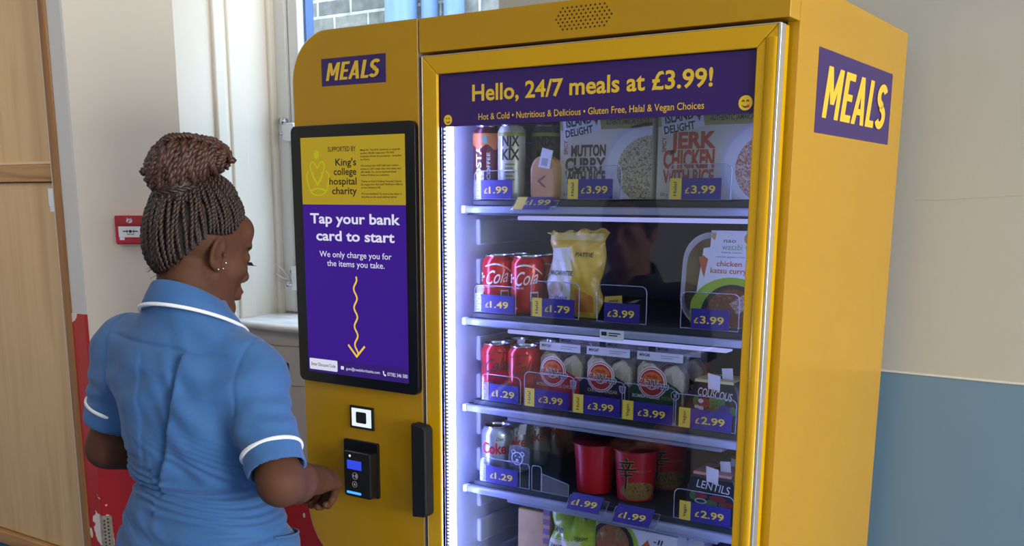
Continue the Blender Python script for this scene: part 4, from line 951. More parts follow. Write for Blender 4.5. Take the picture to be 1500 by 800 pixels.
# --- salad pots in a dark sleeve with a coloured top
def pot(loc, label, word, topc, art, lab):
    t = empty('salad_pot', loc, label, 'salad pot', 'salad pots')
    P = [(-.036, .0), (.036, .0), (.046, .010), (.0495, .030), (.048, .050), (.042, .066), (.0365, .078), (-.0365, .078), (-.042, .066), (-.048, .050), (-.0495, .030), (-.046, .010)]
    MB().prism([(a*1.02, b_) for a, b_ in P], .002, .068).build('clear_pot', M['film'], t, bevel=.002)
    MB().prism([(a*.95, b_*.9+.002) for a, b_ in P], .006, .062).build('contents', M['salad'], t)
    S = [(-.042, .0), (.042, .0), (.044, .012), (.045, .030), (.044, .050), (.040, .066), (.036, .080), (-.036, .080), (-.040, .066), (-.044, .050), (-.045, .030), (-.044, .012)]
    MB().prism(S, -.0012, .0).build('sleeve', mat('dark_sleeve', C(30, 34, 38), .5), t)
    b = MB(); b.box(-.036, .036, -.0012, .066, .080, .0815).box(-.036, .036, -.0018, -.0012, .0765, .0815); b.build('sleeve_top', topc, t)
    MB().prism(ring_poly(.0, .036, .012, .017, 20), .0816, .0819, axis='z').build('finger_hole', M['matte_black'], t)
    text('lettering', word, M['white'], t, -.030, .034, .050, .0145, -.0016, bold=.006, shear=.12, rot=-.09)
    for n_, (m, polys) in enumerate(art): flat('vegetable_art', polys, -.0016-.0003*n_, m, t)
    MB().prism([(-.010, .066), (.012, .064), (.012, .090), (-.012, .094)], -.0032, -.0024).build('paper_tab', M['paper'], t, bevel=.0003)
    MB().prism([(.006, .082), (.026, .082), (.024, .102), (.004, .100)], .020, .0206).build('paper_tab', M['paper'], t, bevel=.0003)
    for kk in range(4): MB().tube([(.038+.002*kk, -.001+.004*kk, .074-.002*kk), (.046+.001*kk, .0+.004*kk, .050), (.047+.001*kk, .0+.004*kk, .022), (.042, .0+.004*kk, .008)], .0005, 5).build('sleeve_rib', M['clear_edge'], t, smooth=True)
    return t
vr, vw, vg, vpu = mat('veg_red', C(176, 40, 36), .5), M['white'], mat('veg_green', C(86, 150, 60), .5), mat('veg_purple', C(84, 62, 150), .5)
veg = mat('veg_brown', C(140, 96, 50), .5)
pot((.860, .110, ZB[2]), 'dark couscous salad pot with a cream top on the third shelf', 'COUSCOUS', mat('cream_top', C(222, 214, 150), .5),
    [(vg, [ring_poly(-.032, .042, .006, .010, 12), ring_poly(.036, .030, .008, .008, 10)]+[ring_poly(-.004+.0075*(i % 4), .034+.0065*(i//4), .004, .004, 10) for i in range(12)]), (vr, [ring_poly(-.018, .040, .012, .009, 18)]), (vw, [ring_poly(-.023, .043, .005, .004, 12), ring_poly(-.030, .032, .005, .003, 12), ring_poly(-.022, .030, .005, .004, 12)]), (veg, [ring_poly(.0, .026, .014, .006, 16)]), (vpu, [ring_poly(.022, .032, .012, .008, 18)])], '')
pot((.864, .112, ZB[3]), 'dark lentils salad pot with a pink top on the fourth shelf', 'LENTILS', mat('pink_top', C(222, 150, 150), .5),
    [(vg, [ring_poly(-.036, .036, .006, .008, 12), ring_poly(.0, .026, .012, .007, 12)]), (vr, [ring_poly(-.020, .038, .012, .008, 18), ring_poly(.012, .036, .016, .006, 16), ring_poly(.030, .028, .014, .005, 14)]), (vw, [ring_poly(-.020, .028, .012, .005, 18)]), (mat('veg_dark', C(52, 70, 40), .5), [ring_poly(-.020, .028, .009, .003, 18)]), (veg, [ring_poly(.022, .026, .008, .004, 12)])], '')
dup([o for o in COL.objects if o.name == 'salad_pot.001'][0], (.880, .185, ZB[3]+.002), 'dark lentils salad pot standing behind the front lentils pot')

# --- noodle cups
def cup(loc, label, m, r0=.0335, r1=.042, h=.096):
    t = empty('noodle_cup', loc, label, 'noodle cup', 'cups on the fourth shelf')
    MB().lathe([(0, .0), (r0, .0), (r0+.0006, .004), (r1-.001, h-.003)], seg=40).build('cup_body', m, t, smooth=True, auto=.8)
    MB().lathe([(r1-.001, h-.003), (r1+.0018, h-.002), (r1+.0018, h+.0005), (r1-.0005, h+.001), (0, h+.0005)], seg=40).build('rim_lid', mat('cup_lid', C(150, 16, 26), .35), t, smooth=True, auto=.8)
    return t
cr1 = mat('cup_red', C(196, 18, 30), .35, coat=.2)
cup((.603, .150, ZB[3]), 'plain red cup at the middle of the fourth shelf', cr1)
sh_ = cup((.692, .150, ZB[3]), 'red noodle cup with a large black character on the fourth shelf', cr1)
def on_cone(o, r0, r1, h, ang):
    bm = bmesh.new(); bm.from_mesh(o.data); xs = [v.co.x for v in bm.verts]; q = min(xs)+.004
    while q < max(xs): bmesh.ops.bisect_plane(bm, geom=bm.verts[:]+bm.edges[:]+bm.faces[:], plane_co=(q, 0, 0), plane_no=(1, 0, 0)); q += .004
    for v in bm.verts:
        R_ = r0+(r1-r0)*v.co.z/h; a = v.co.x/R_+ang; e = .0009-v.co.y; v.co = (( R_+e)*math.sin(a), -(R_+e)*math.cos(a), v.co.z)
    bm.to_mesh(o.data); bm.free(); return o
for o in (poly_obj('food_photo', [ring_poly(.002, .020, .036, .019, 40, (-.04, .04, .003, .05))], M['noodles'], sh_),): on_cone(o, .0335, .042, .096, A0-.05)
for dx, dz, m, e in ((0, 0, M['white'], .0015), (0, 0, M['ink'], .0)):
    pass
def brush(polylines, w, m, off):
    Q = []
    for pl in polylines:
        n = 8; P = []
        for i in range(len(pl)-1):
            for k in range(n): P.append((pl[i][0]+(pl[i+1][0]-pl[i][0])*k/n, pl[i][1]+(pl[i+1][1]-pl[i][1])*k/n))
        P.append(pl[-1]); Q.append((P, w))
    for n_, (P, w_) in enumerate(Q):
        qs = ribbon(P, w_); o = poly_obj('character_mark', qs, m, sh_); 
        for v in o.data.vertices: v.co.y = -off-.00012*n_
        on_cone(o, .0335, .042, .096, A0-.62)
XIN = [[(.000, .084), (.004, .079)], [(-.014, .074), (.016, .077)], [(-.007, .072), (-.003, .064)], [(.009, .074), (.004, .064)], [(-.018, .060), (.020, .064)], [(-.011, .050), (.013, .053)], [(.000, .063), (.001, .044), (-.001, .026)]]
brush(XIN, .0030, mat('character_edge', C(214, 170, 110), .5), .0002)
brush(XIN, .0020, M['ink'], .0012)
o = text('lettering', 'NOODLE SOUP', mat('gold_small', C(196, 132, 72), .5), sh_, -.014, .016, .058, .0035, 0, bold=.01); on_cone(o, .0335, .042, .096, A0+.22)
dup(sh_, (.705, .255, ZB[3]), 'noodle cup in shadow behind the red noodle cup with the black character')
# dark pack far back at the right of the fourth shelf
t = empty('carton', (.79, .30, ZB[3]), 'dark red carton with a white label at the back of the fourth shelf', 'carton')
MB().box(-.055, .055, 0, .06, 0, .108).build('box', mat('carton_red', C(96, 26, 28), .5), t, bevel=.002)
MB().box(-.030, .012, -.0008, .0, .080, .1).build('label', M['paper'], t); MB().box(-.024, .006, -.0012, -.0008, .084, .096).build('label_print', mat('print_grey2', C(120, 120, 128), .7), t)
# clear square block with an animal head mark, and clear dividers on the fourth shelf
t = empty('display_block', (.463, .085, ZB[3]+.034), 'clear square block with a bear head mark beside the silver cola cans', 'display block'); t.rotation_euler = (0, .12, 0)
MB().prism(rrect(-.021, .021, .0, .046, .007), -.002, .010).build('block', M['film'], t, bevel=.001)
MB().prism(rrect(-.019, .019, .002, .044, .006), .0101, .0106).build('dark_backing', mat('block_back', C(34, 40, 78), .4), t)
b = MB(); Yb = -.0024
b.tube([(.0125*math.cos(2*PI*k/28), Yb, .0225+.0125*math.sin(2*PI*k/28)) for k in range(28)], .0011, 6, closed=True)
for s in (-1, 1):
    b.tube([(s*.0105+.0042*math.cos(2*PI*k/14), Yb, .0335+.0042*math.sin(2*PI*k/14)) for k in range(14)], .0009, 6, closed=True)
    b.ell((s*.005, Yb, .0265), (.0016, .0008, .0016), 8, 6)
    b.tube([(0, Yb, .0165), (s*.003, Yb, .0145), (s*.006, Yb, .0160)], .0008, 6)
b.ell((0, Yb, .0195), (.0034, .0009, .0024), 10, 6); b.build('bear_mark', mat('bear_line', C(200, 208, 240), .4), t)
for (x, h, lab) in ((.4875, .050, 'left clear upright divider beside the silver cola cans'), (.5155, .050, 'right clear upright divider next to the silver cola cans')):
    t = empty('clear_divider', (x, .077, ZB[3]), lab, 'divider', 'clear dividers')
    P = rrect(-.011, .011, .0005, h, .006, 6, (.1, .1, 1, 1)); MB().prism(P, -.0012, 0).build('plate', M['clear'], t)
    b = MB(); b.tube([(p[0], -.0006, p[1]) for p in P], .0009, 5, closed=True); b.build('plate_edge', M['clear_edge'], t)
t = empty('clear_divider', (.556, .077, ZB[3]), 'low clear panel in front of the empty column on the fourth shelf', 'divider', 'clear dividers')
P = [(-.028, .0005), (.032, .0005), (.032, .024), (-.028, .036)]; MB().prism(P, -.0012, 0).build('plate', M['film'], t)
b = MB(); b.tube([(p[0], -.0006, p[1]) for p in P], .0008, 5, closed=True); b.build('plate_edge', M['clear_edge'], t)

# --- bottom shelf in view: green patty bag, curry boxes, tan packet
pb2, po2 = patty_bag((.575, .112, ZB[4]), 'crumpled lime green patty bag on the lowest shelf in view', C(164, 190, 44), [(-.048, .030), (-.048, .110), (.026, .116), (.040, .050)],
    [('JAMAICAN PATTIE', -.046, .034, .094, .0095, M['ink']), ('VEGETABLE', -.042, .030, .108, .009, mat('pale_green_print', C(214, 222, 180), .5)), ('ISLAND', -.048, -.014, .126, .0095, M['ink']), ('DELIGHT', .012, .040, .120, .0060, M['ink'])], 11, .058, .162)
pb2.children[1].data.materials[0] = mat('lime_panel', C(186, 202, 96), .35) if pb2.children[1].name.startswith('print_panel') else pb2.children[1].data.materials[0]
def curry_carton(loc, label):
    t = empty('meal_carton', loc, label, 'meal box', 'white meal cartons on the lowest shelf'); H = .162; Y = -.0003
    MB().box(0, .172, 0, .042, 0, H).build('carton', mat('white_carton', C(236, 236, 240), .5), t, bevel=.001)
    cl = (.001, .171, .02, H-.001)
    flat('lime_arc', [ring_poly(.036, .122, .058, .054, 50, cl)], Y, mat('lime_print2', C(164, 196, 44), .5), t)
    flat('bowl', [ring_poly(.038, .126, .045, .044, 50, cl)], Y-.0004, mat('bowl_black2', C(46, 42, 46), .5), t)
    flat('curry_photo', [ring_poly(.038, .126, .036, .036, 44, cl)], Y-.0008, foodmat('curry_salad_print', [C(66, 60, 34), C(176, 84, 44), C(120, 118, 60), C(206, 170, 120)], 90), t)
    flat('carrot_art', [[(.096, .128), (.112, .146), (.118, .132), (.104, .104)]], Y, mat('carrot_orange2', C(206, 92, 64), .5), t)
    text('lettering', 'katsu', mat('red_script', C(190, 40, 50), .5), t, .003, .022, .100, .012, Y-.0012, bold=.01, shear=.3, rot=.6)
    flat('tick_mark', [[(.132, .140), (.135, .140), (.138, .150), (.135, .150)], [(.138, .140), (.141, .140), (.144, .150), (.141, .150)], [(.124, .143), (.130, .143), (.130, .145), (.124, .145)]], Y, M['ink'], t)
    return t
q1 = curry_carton((.629, .112, ZB[4]), 'white curry carton with a lime bowl picture at the front of the lowest shelf')
dup(q1, (.655, .172, ZB[4]), 'white curry carton standing behind the front one on the lowest shelf')
t = empty('snack_carton', (.470, .125, ZB[4]), 'tan packet with a dark striped edge left of the green patty bag', 'food packet')
MB().box(-.038, .030, .01, .05, 0, .150).build('box', mat('tan_carton', C(176, 142, 84), .5, vary=.15, vscale=25), t, bevel=.004)
b = MB(); [b.box(.0305, .046, .0, .014, .008+.020*k_, .020+.020*k_) for k_ in range(8)]; b.build('stripe', mat('stripe_violet', C(120, 84, 120), .5), t)
MB().box(.030, .0465, .0005, .05, 0, .172).build('side_panel', mat('side_panel', C(176, 132, 110), .5), t, bevel=.002)
# guard of the empty column at the left of the lowest shelf
t = empty('clear_divider', (.41, .077, ZB[4]), 'clear guard at the left end of the lowest shelf in view', 'divider', 'clear dividers')
P = rrect(-.04, .045, .0005, .062, .011, 6, (.1, .1, 1, 1)); MB().prism(P, -.0012, 0).build('plate', M['clear'], t)
b = MB(); b.tube([(p[0], -.0006, p[1]) for p in P], .0009, 5, closed=True); b.build('plate_edge', M['clear_edge'], t)
# dark coil pushers behind the can columns
# ------------------------------------------------------------------ people: one continuous body each, clothes and hair as children
class SDF:
    """smooth-union distance field on a grid, meshed with surface nets"""
    def __init__(s, lo, hi, h):
        s.lo = np.array(lo, np.float32); s.h = h; s.n = np.ceil((np.array(hi)-lo)/h).astype(int)+1
        s.D = np.full(s.n, .05, np.float32)
    def _sub(s, lo, hi, pad):
        a = np.clip(np.floor((np.array(lo)-pad-s.lo)/s.h).astype(int), 0, s.n-1); b = np.clip(np.ceil((np.array(hi)+pad-s.lo)/s.h).astype(int)+1, 1, s.n)
        sl = tuple(slice(i, j) for i, j in zip(a, b))
        ax = [s.lo[i]+s.h*np.arange(a[i], b[i], dtype=np.float32) for i in range(3)]
        return sl, np.meshgrid(*ax, indexing='ij')
    def _mix(s, sl, d, k, cut):
        A = s.D[sl]
        if cut: d = -d
        if k <= 0: s.D[sl] = np.maximum(A, d) if cut else np.minimum(A, d); return
        t = np.clip(k-np.abs(A-d), 0, None)/k; e = t*t*k*.25
        s.D[sl] = np.maximum(A, d)+e if cut else np.minimum(A, d)-e
    def cone(s, a, b, r1, r2, k=.01, cut=False):
        a = np.array(a, float); b = np.array(b, float); r = max(r1, r2)
        sl, (X, Y_, Z) = s._sub(np.minimum(a, b)-r, np.maximum(a, b)+r, k+.012)
        ba = b-a; L2 = ba@ba+1e-12
        px, py, pz = X-a[0], Y_-a[1], Z-a[2]
        t = np.clip((px*ba[0]+py*ba[1]+pz*ba[2])/L2, 0, 1)
        d = np.sqrt((px-t*ba[0])**2+(py-t*ba[1])**2+(pz-t*ba[2])**2)-(r1+(r2-r1)*t)
        s._mix(sl, d.astype(np.float32), k, cut); return s
    def ell(s, c, r, k=.01, R=None, cut=False):
        c = np.array(c, float); r = np.array(r, float); m = r.max()
        sl, (X, Y_, Z) = s._sub(c-m, c+m, k+.012)
        p = np.stack([X-c[0], Y_-c[1], Z-c[2]], -1)
        if R is not None: p = p@np.array(R)       # columns of R are the ellipsoid's own axes
        k0 = np.sqrt(((p/r)**2).sum(-1)); k1 = np.sqrt(((p/(r*r))**2).sum(-1))+1e-9
        s._mix(sl, (k0*(k0-1)/k1).astype(np.float32), k, cut); return s
    def loft(s, rows, k=.01, power=2.0, shear=None):
        """rows: (z, half width, half depth, centre x, centre y)"""
        rows = np.array(rows, float); m = rows[:, 1:3].max()
        lo = (rows[:, 3].min()-m, rows[:, 4].min()-m, rows[0, 0]-.06); hi = (rows[:, 3].max()+m, rows[:, 4].max()+m, rows[-1, 0]+.06)
        sl, (X, Y_, Z) = s._sub(lo, hi, .02)
        if shear is not None: Z = Z-shear(X, Z)
        I = lambda j: np.interp(Z, rows[:, 0], rows[:, j])
        a, b, cx, cy = I(1), I(2), I(3), I(4)
        q = (np.abs((X-cx)/a)**power+np.abs((Y_-cy)/b)**power)**(1/power)
        d = (q-1)*np.minimum(a, b)*.9
        d = np.maximum(d, np.maximum(rows[0, 0]-Z, Z-rows[-1, 0]))
        s._mix(sl, d.astype(np.float32), k, False); return s
    def cutplane(s, p, n, lo, hi):
        sl, (X, Y_, Z) = s._sub(lo, hi, 0); d = (X-p[0])*n[0]+(Y_-p[1])*n[1]+(Z-p[2])*n[2]
        s.D[sl] = np.maximum(s.D[sl], d); return s
    def mesh(s):
        D = s.D; neg = D < 0; nx, ny, nz = D.shape
        c = np.zeros((nx-1, ny-1, nz-1), np.int8)
        for i in (0, 1):
            for j in (0, 1):
                for k in (0, 1): c += neg[i:nx-1+i, j:ny-1+j, k:nz-1+k]
        I = np.argwhere((c > 0) & (c < 8)); vid = np.full(c.shape, -1, np.int32); vid[tuple(I.T)] = np.arange(len(I))
        off = [(i, j, k) for i in (0, 1) for j in (0, 1) for k in (0, 1)]
        V = np.stack([D[I[:, 0]+o[0], I[:, 1]+o[1], I[:, 2]+o[2]] for o in off], 1)
        acc = np.zeros((len(I), 3)); cnt = np.zeros(len(I))
        for a in range(8):
            for b in range(a+1, 8):
                if sum(abs(off[a][q]-off[b][q]) for q in range(3)) != 1: continue
                va, vb = V[:, a], V[:, b]; m = (va < 0) != (vb < 0); t = np.where(m, va/np.where(m, va-vb, 1), 0)
                p = np.array(off[a])[None]+t[:, None]*(np.array(off[b])-np.array(off[a]))[None]
                acc[m] += p[m]; cnt[m] += 1
        P = (I+acc/np.maximum(cnt, 1)[:, None])*s.h+s.lo
        F = []
        for ax in range(3):
            A = np.take(neg, range(0, neg.shape[ax]-1), ax); B = np.take(neg, range(1, neg.shape[ax]), ax)
            E = np.argwhere(A != B); o1, o2 = [(1, 2), (2, 0), (0, 1)][ax]
            ok = (E[:, o1] > 0) & (E[:, o2] > 0) & (E[:, o1] < D.shape[o1]-1) & (E[:, o2] < D.shape[o2]-1); E = E[ok]
            e1 = np.eye(3, dtype=int)[o1]; e2 = np.eye(3, dtype=int)[o2]
            q = np.stack([vid[tuple((E-e1-e2).T)], vid[tuple((E-e2).T)], vid[tuple(E.T)], vid[tuple((E-e1).T)]], 1)
            fl = neg[tuple(E.T)]; q[~fl] = q[~fl][:, ::-1]; F.append(q)
        return P, np.concatenate(F)
    def build(s, name, mats, parent, disp=None, region=None, relax=0):
        P, F = s.mesh()
        for _ in range(relax):
            acc = np.zeros_like(P); cn = np.zeros(len(P))
            for a in range(4):
                np.add.at(acc, F[:, a], P[F[:, (a+1) % 4]]); np.add.at(cn, F[:, a], 1); np.add.at(acc, F[:, a], P[F[:, (a-1) % 4]]); np.add.at(cn, F[:, a], 1)
            P = .4*P+.6*acc/np.maximum(cn, 1)[:, None]
        if disp is not None:
            n = np.cross(P[F[:, 2]]-P[F[:, 0]], P[F[:, 3]]-P[F[:, 1]]); N = np.zeros_like(P)
            for a in range(4): np.add.at(N, F[:, a], n)
            N /= np.linalg.norm(N, axis=1)[:, None]+1e-12
            P = P+N*disp(P, N)[:, None]
        me = bpy.data.meshes.new(name); me.vertices.add(len(P)); me.vertices.foreach_set('co', P.astype(np.float32).ravel())
        me.loops.add(4*len(F)); me.loops.foreach_set('vertex_index', F.astype(np.int32).ravel())
        me.polygons.add(len(F)); me.polygons.foreach_set('loop_start', np.arange(0, 4*len(F), 4, dtype=np.int32)); me.polygons.foreach_set('loop_total', np.full(len(F), 4, np.int32))
        for m in (mats if isinstance(mats, list) else [mats]): me.materials.append(m)
        if region is not None: me.polygons.foreach_set('material_index', region(P[F].mean(1)).astype(np.int32))
        me.update(calc_edges=True); me.validate(); me.shade_smooth()
        return link(name, me, parent)
def sstep(x, a, b): t = np.clip((x-a)/(b-a), 0, 1); return t*t*(3-2*t)
def unit(v): v = np.array(v, float); return v/np.linalg.norm(v)

def head_frame(pos, pit, yw, rl=0.0, sc=(1, 1, 1)):
    R = np.array(Matrix.Rotation(yw, 3, 'Z') @ Matrix.Rotation(rl, 3, 'Y') @ Matrix.Rotation(pit, 3, 'X'))
    sc = np.array(sc, float)
    return lambda p: np.array(pos)+R@(np.array(p, float)*sc), R
def head_prims(s, T, R, sc):
    E = lambda c, r, k=.012, cut=False, Q=None: s.ell(T(c), np.array(r)*sc, k, R if Q is None else R@Q, cut)
    K = lambda a, b, r1, r2, k=.012, cut=False: s.cone(T(a), T(b), r1, r2, k, cut)
    E((0, -.016, .030), (.074, .094, .078)); E((0, .030, -.025), (.059, .062, .088), .02)
    for q in (-1, 1):
        K((q*.052, .005, -.052), (q*.018, .066, -.098), .018, .016, .02)
        E((q*.040, .060, -.028), (.022, .022, .018), .018)
    K((-.012, .070, -.104), (.012, .070, -.104), .0155, .0155, .015)
    E((0, .072, .040), (.050, .022, .030), .02); E((0, .083, .016), (.044, .010, .008), .010)
    for q in (-1, 1): E((q*.031, .098, -.004), (.017, .014, .010), .008, True); E((q*.031, .078, -.005), (.0145, .0125, .0125), .003)
    K((0, .086, .004), (0, .104, -.034), .0065, .0095, .008); E((0, .104, -.038), (.0105, .010, .0085), .006)
    for q in (-1, 1): E((q*.0125, .096, -.042), (.008, .0095, .0065), .005); E((q*.006, .100, -.0475), (.003, .004, .003), .002, True)
    E((0, .086, -.066), (.026, .014, .016), .010)
    E((0, .0955, -.0655), (.0225, .0085, .0055), .004); E((0, .0945, -.0765), (.0195, .0090, .0062), .004); E((0, .1055, -.0710), (.020, .004, .0008), .002, True)
    for q in (-1, 1):   # ear: dish with a rim and a lobe
        Q = np.array(Matrix.Rotation(q*.32, 3, 'Z') @ Matrix.Rotation(-.18, 3, 'X'))
        E((q*.0735, -.006, -.012), (.0085, .0185, .0300), .004, Q=Q); E((q*.0730, -.001, -.035), (.0070, .0100, .0100), .005)
        E((q*.0825, -.0045, -.008), (.0085, .0125, .0215), .002, True, Q); E((q*.0770, .001, -.013), (.006, .006, .008), .003, True, Q)
        E((q*.0785, .0075, -.014), (.0045, .0045, .0065), .003)
def hand_prims(s, W, d, up, side, curls, fist=1.0, L=1.0, thumb=None):
    W, d, up, side = np.array(W), unit(d), unit(up), unit(side)
    offs = [-.0275, -.0095, .0085, .0255]; fl = [(.040, .024, .019), (.044, .028, .020), (.041, .026, .020), (.032, .020, .018)]; rr = [.0088, .0090, .0086, .0077]; kl = [.078, .080, .076, .069]
    kn = [W+d*kl[i]*L+side*offs[i]*L-up*.003*abs(i-1) for i in range(4)]
    for i in range(4): s.cone(W+side*offs[i]*.45, kn[i], .0185*L, .0108*L, .012)
    s.cone(W+d*.03*L-side*.015, W+d*.06*L+side*.01, .014*L, .013*L, .012)
    for i in range(4):
        p = kn[i]; a = 0.0
        for j in range(3):
            a += curls[j]*(1+.05*(i-1)); v = d*math.cos(a)-up*math.sin(a); q = p+v*fl[i][j]*L
            s.cone(p, q, rr[i]*L*(1-.06*j), rr[i]*L*(.94-.07*j), .0022 if j or i else .004); p = q
    th = thumb or ((.55, -.45, -.55), (.85, -.45, .1), (.75, -.55, .35))
    p = W+d*.020*L-side*.020*L-up*.006; r = [.0135, .0108, .0098, .0078]
    for j in range(3):
        q = p+unit(d*th[j][0]+up*th[j][1]+side*th[j][2])*[.036, .030, .024][j]*L
        s.cone(p, q, r[j]*L, r[j+1]*L, .008 if j == 0 else .003); p = q
    return kn

def person(name, loc, rz, label, P, cat='person', group=None):
    root = empty(name, loc, label, cat, None, rz)
    h = P['h']; sk = P['skin']; lips = P['lips']; hsc = P.get('hsc', (1, 1, 1)); T, R = head_frame(P['head'], P['hpitch'], P['hyaw'], 0.0, hsc)
    S, E_, W_h = P['sh'], P['el'], P['wr']     # shoulders, elbows, wrists: (left, right)
    s = SDF((-.40, -.26, .02), (.40, .44, 1.80), h)
    for q in (-1, 1):
        s.cone((q*.085, 0, .90), (q*.08, .015, .50), .082, .054, .02); s.cone((q*.08, .015, .50), (q*.08, -.015, .10), .05, .034, .015)
        s.cone((q*.08, -.02, .07), (q*.09, .12, .05), .034, .030, .02)
    s.cone((-.06, 0, .93), (.06, 0, .93), .095, .095, .03); s.cone((0, 0, .98), (0, -.005, 1.24), .088, .098, .04)
    s.cone((-.05, -.01, 1.24), (.05, -.01, 1.24), .09, .09, .04); s.cone(S[0], S[1], .042, .042, .04)
    for q in (0, 1):
        s.cone(S[q], E_[q], .046, .0355, .02); mid = .6*np.array(E_[q])+.4*np.array(W_h[q])
        s.cone(E_[q], mid, .0345, .0385, .03); s.cone(mid, W_h[q], .0385, .0290, .014)
    s.cone((0, -.018, 1.35), T((0, -.022, -.060)), .062, .052, .03); s.cone(T((0, .0, -.070)), (0, .0, 1.40), .042, .056, .02)
    head_prims(s, T, R, np.array(hsc))
    for q in (0, 1): hand_prims(s, *P['hands'][q])
    RI = R.T; hp = np.array(P['head'])
    def region(c):
        l = (c-hp)@RI.T/np.array(hsc)
        lp = (((l[:, 0])/.023)**2+((l[:, 1]-.099)/.013)**2+((l[:, 2]+.0712)/.0125)**2 < 1)
        return np.where(lp, 1, 0)
    body = s.build('body', [sk, lips], root, region=region)
    # brows, lashes, earrings
    brow = MB()
    for q in (-1, 1):
        brow.tube([T((q*x, y, z)) for x, y, z in ((.014, .0935, .014), (.026, .0925, .0195), (.040, .084, .0165), (.050, .074, .010))], [.0022, .0026, .0022, .0010], 6)
        for k in range(7):
            x = .019+.0045*k; y0 = .0905-.16*(x-.03)**2*12-.0015*k*.3
            brow.tube([T((q*x, y0, -.011)), T((q*(x+.0012), y0+.006, -.0155)), T((q*(x+.0028), y0+.012, -.0150))], [.0009, .0007, .0003], 4)
    brow.build('brows_and_lashes', M['hair_black'], root, smooth=True)
    if P.get('studs'):
        b = MB(); [b.ell(T(p), (.0021, .0021, .0021), 10, 8) for p in ((.0800, -.001, -.0405), (.0775, .0105, -.0370), (.0790, .0130, -.0265))]; b.build('ear_studs', M['stud'], root, smooth=True)
    # trousers and shoes
    t = SDF((-.26, -.22, .03), (.26, .24, 1.0), max(h, .006))
    t.loft([(.80, .178, .128, 0, 0), (.96, .168, .118, 0, 0)], .02)
    for q in (-1, 1): t.cone((q*.088, 0, .84), (q*.082, .012, .50), .092, .072, .02); t.cone((q*.082, .012, .50), (q*.082, -.012, .09), .072, .062, .02)
    t.cutplane((0, 0, .075), (0, 0, -1), (-.26, -.22, .03), (.26, .24, .2))
    t.build('trousers', P['trousers'], root, disp=lambda p, n: .003*np.sin(p[:, 2]*46+9*p[:, 0]+4*np.sin(p[:, 2]*17))*sstep(p[:, 2], .85, .3))
    for q in (-1, 1):
        sh = SDF((q*.085-.08, -.12, 0.0), (q*.085+.08, .2, .14), .005)
        sh.cone((q*.08, -.045, .045), (q*.09, .115, .035), .046, .040, .02); sh.cone((q*.08, -.02, .06), (q*.08, -.02, .10), .044, .040, .02)
        sh.cutplane((0, 0, .004), (0, 0, -1), (q*.085-.08, -.12, 0), (q*.085+.08, .2, .14)); sh.build('shoe', M['shoe'], root)
    # tunic
    u = SDF((-.34, -.24, .74), (.36, .24, 1.50), P.get('ht', h))
    u.loft(P['torso'], .02, 2.25, P.get('shear'))
    for q in (0, 1):
        a = np.array(S[q]); e = np.array(E_[q]); ax = unit(e-a); hem = a+ax*P['sleeve'][q]; r1, r2 = P['sleeve_r'][q]
        ins = a+np.array([(.035 if q == 0 else -.035), 0, -.012])
        u.cone(ins, a+ax*.02, r1*.96, r1, .04); u.cone(a, hem+ax*.05, r1, r2+(r2-r1)*.05/P['sleeve'][q], .03)
        lo = np.minimum(hem, e)-.13; hi = np.maximum(hem, e+ax*.1)+.13; m_ = hem[0] if q == 0 else hem[0]
        # hem cut, only on the arm's side of the body
        if q == 0: hi[0] = min(hi[0], hem[0]+r2+.022)
        else: lo[0] = max(lo[0], hem[0]-r2-.022)
        hi[2] = min(hi[2], hem[2]+.09)
        sl, (X, Y_, Z) = u._sub(lo, hi, 0); dpl = (X-hem[0])*ax[0]+(Y_-hem[1])*ax[1]+(Z-hem[2])*ax[2]
        rad = np.sqrt(np.maximum((X-hem[0])**2+(Y_-hem[1])**2+(Z-hem[2])**2-dpl**2, 0))
        A = u.D[sl]; near = (rad < r2+.016); u.D[sl] = np.where(near, np.maximum(A, dpl), A)
        u.cone(hem+ax*.05, hem-ax*.028, r2-.005, r2-.006, .002, True)
    u.cone((0, -.014, 1.36), (0, -.004, 1.56), .036, .062, .006, True)
    if P.get('vneck'): u.cone((0, .115, 1.345), (0, .070, 1.46), .010, .052, .004, True)
    tun = u.build('tunic', P['cloth'], root, disp=P.get('disp'), relax=1)
    # collar with a piped edge
    cb, cf, fr = P['collar']; b = MB(); top = []; low = []; ang = np.linspace(-.86*PI, .86*PI, 41)
    for a in ang:
        k = (1-math.cos(a))/2; zt = cb[0]+(cf[0]-cb[0])*k; zl = cb[1]+(cf[1]-cb[1])*k
        top.append((cb[2]*math.sin(a)*1.02, -.010-cb[2]*math.cos(a)*1.0+.02*k, zt)); low.append((cb[3]*math.sin(a)*1.08, -.010-cb[3]*math.cos(a)*.98+.026*k, zl))
    inner = [(x*.94, y*.94-.0006, z-.001) for x, y, z in top]; inl = [(x*.86, y*.86, z-.004) for x, y, z in low]
    mid = [tuple(.5*np.array(p)+.5*np.array(q)+np.array([0.0, 0, .002])) for p, q in zip(top, low)]
    b.grid([inl, inner, [(x*.98, y*.98, z+.002) for x, y, z in top], top, mid, low, [(x*.985, y*.985, z-.002) for x, y, z in low], inl])
    co = b.build('collar', P['cloth'], tun, smooth=True)
    MB().tube([(x*1.006, y*1.006, z) for x, y, z in low], .0036, 8).build('collar_piping', P['pipe'], tun, smooth=True)
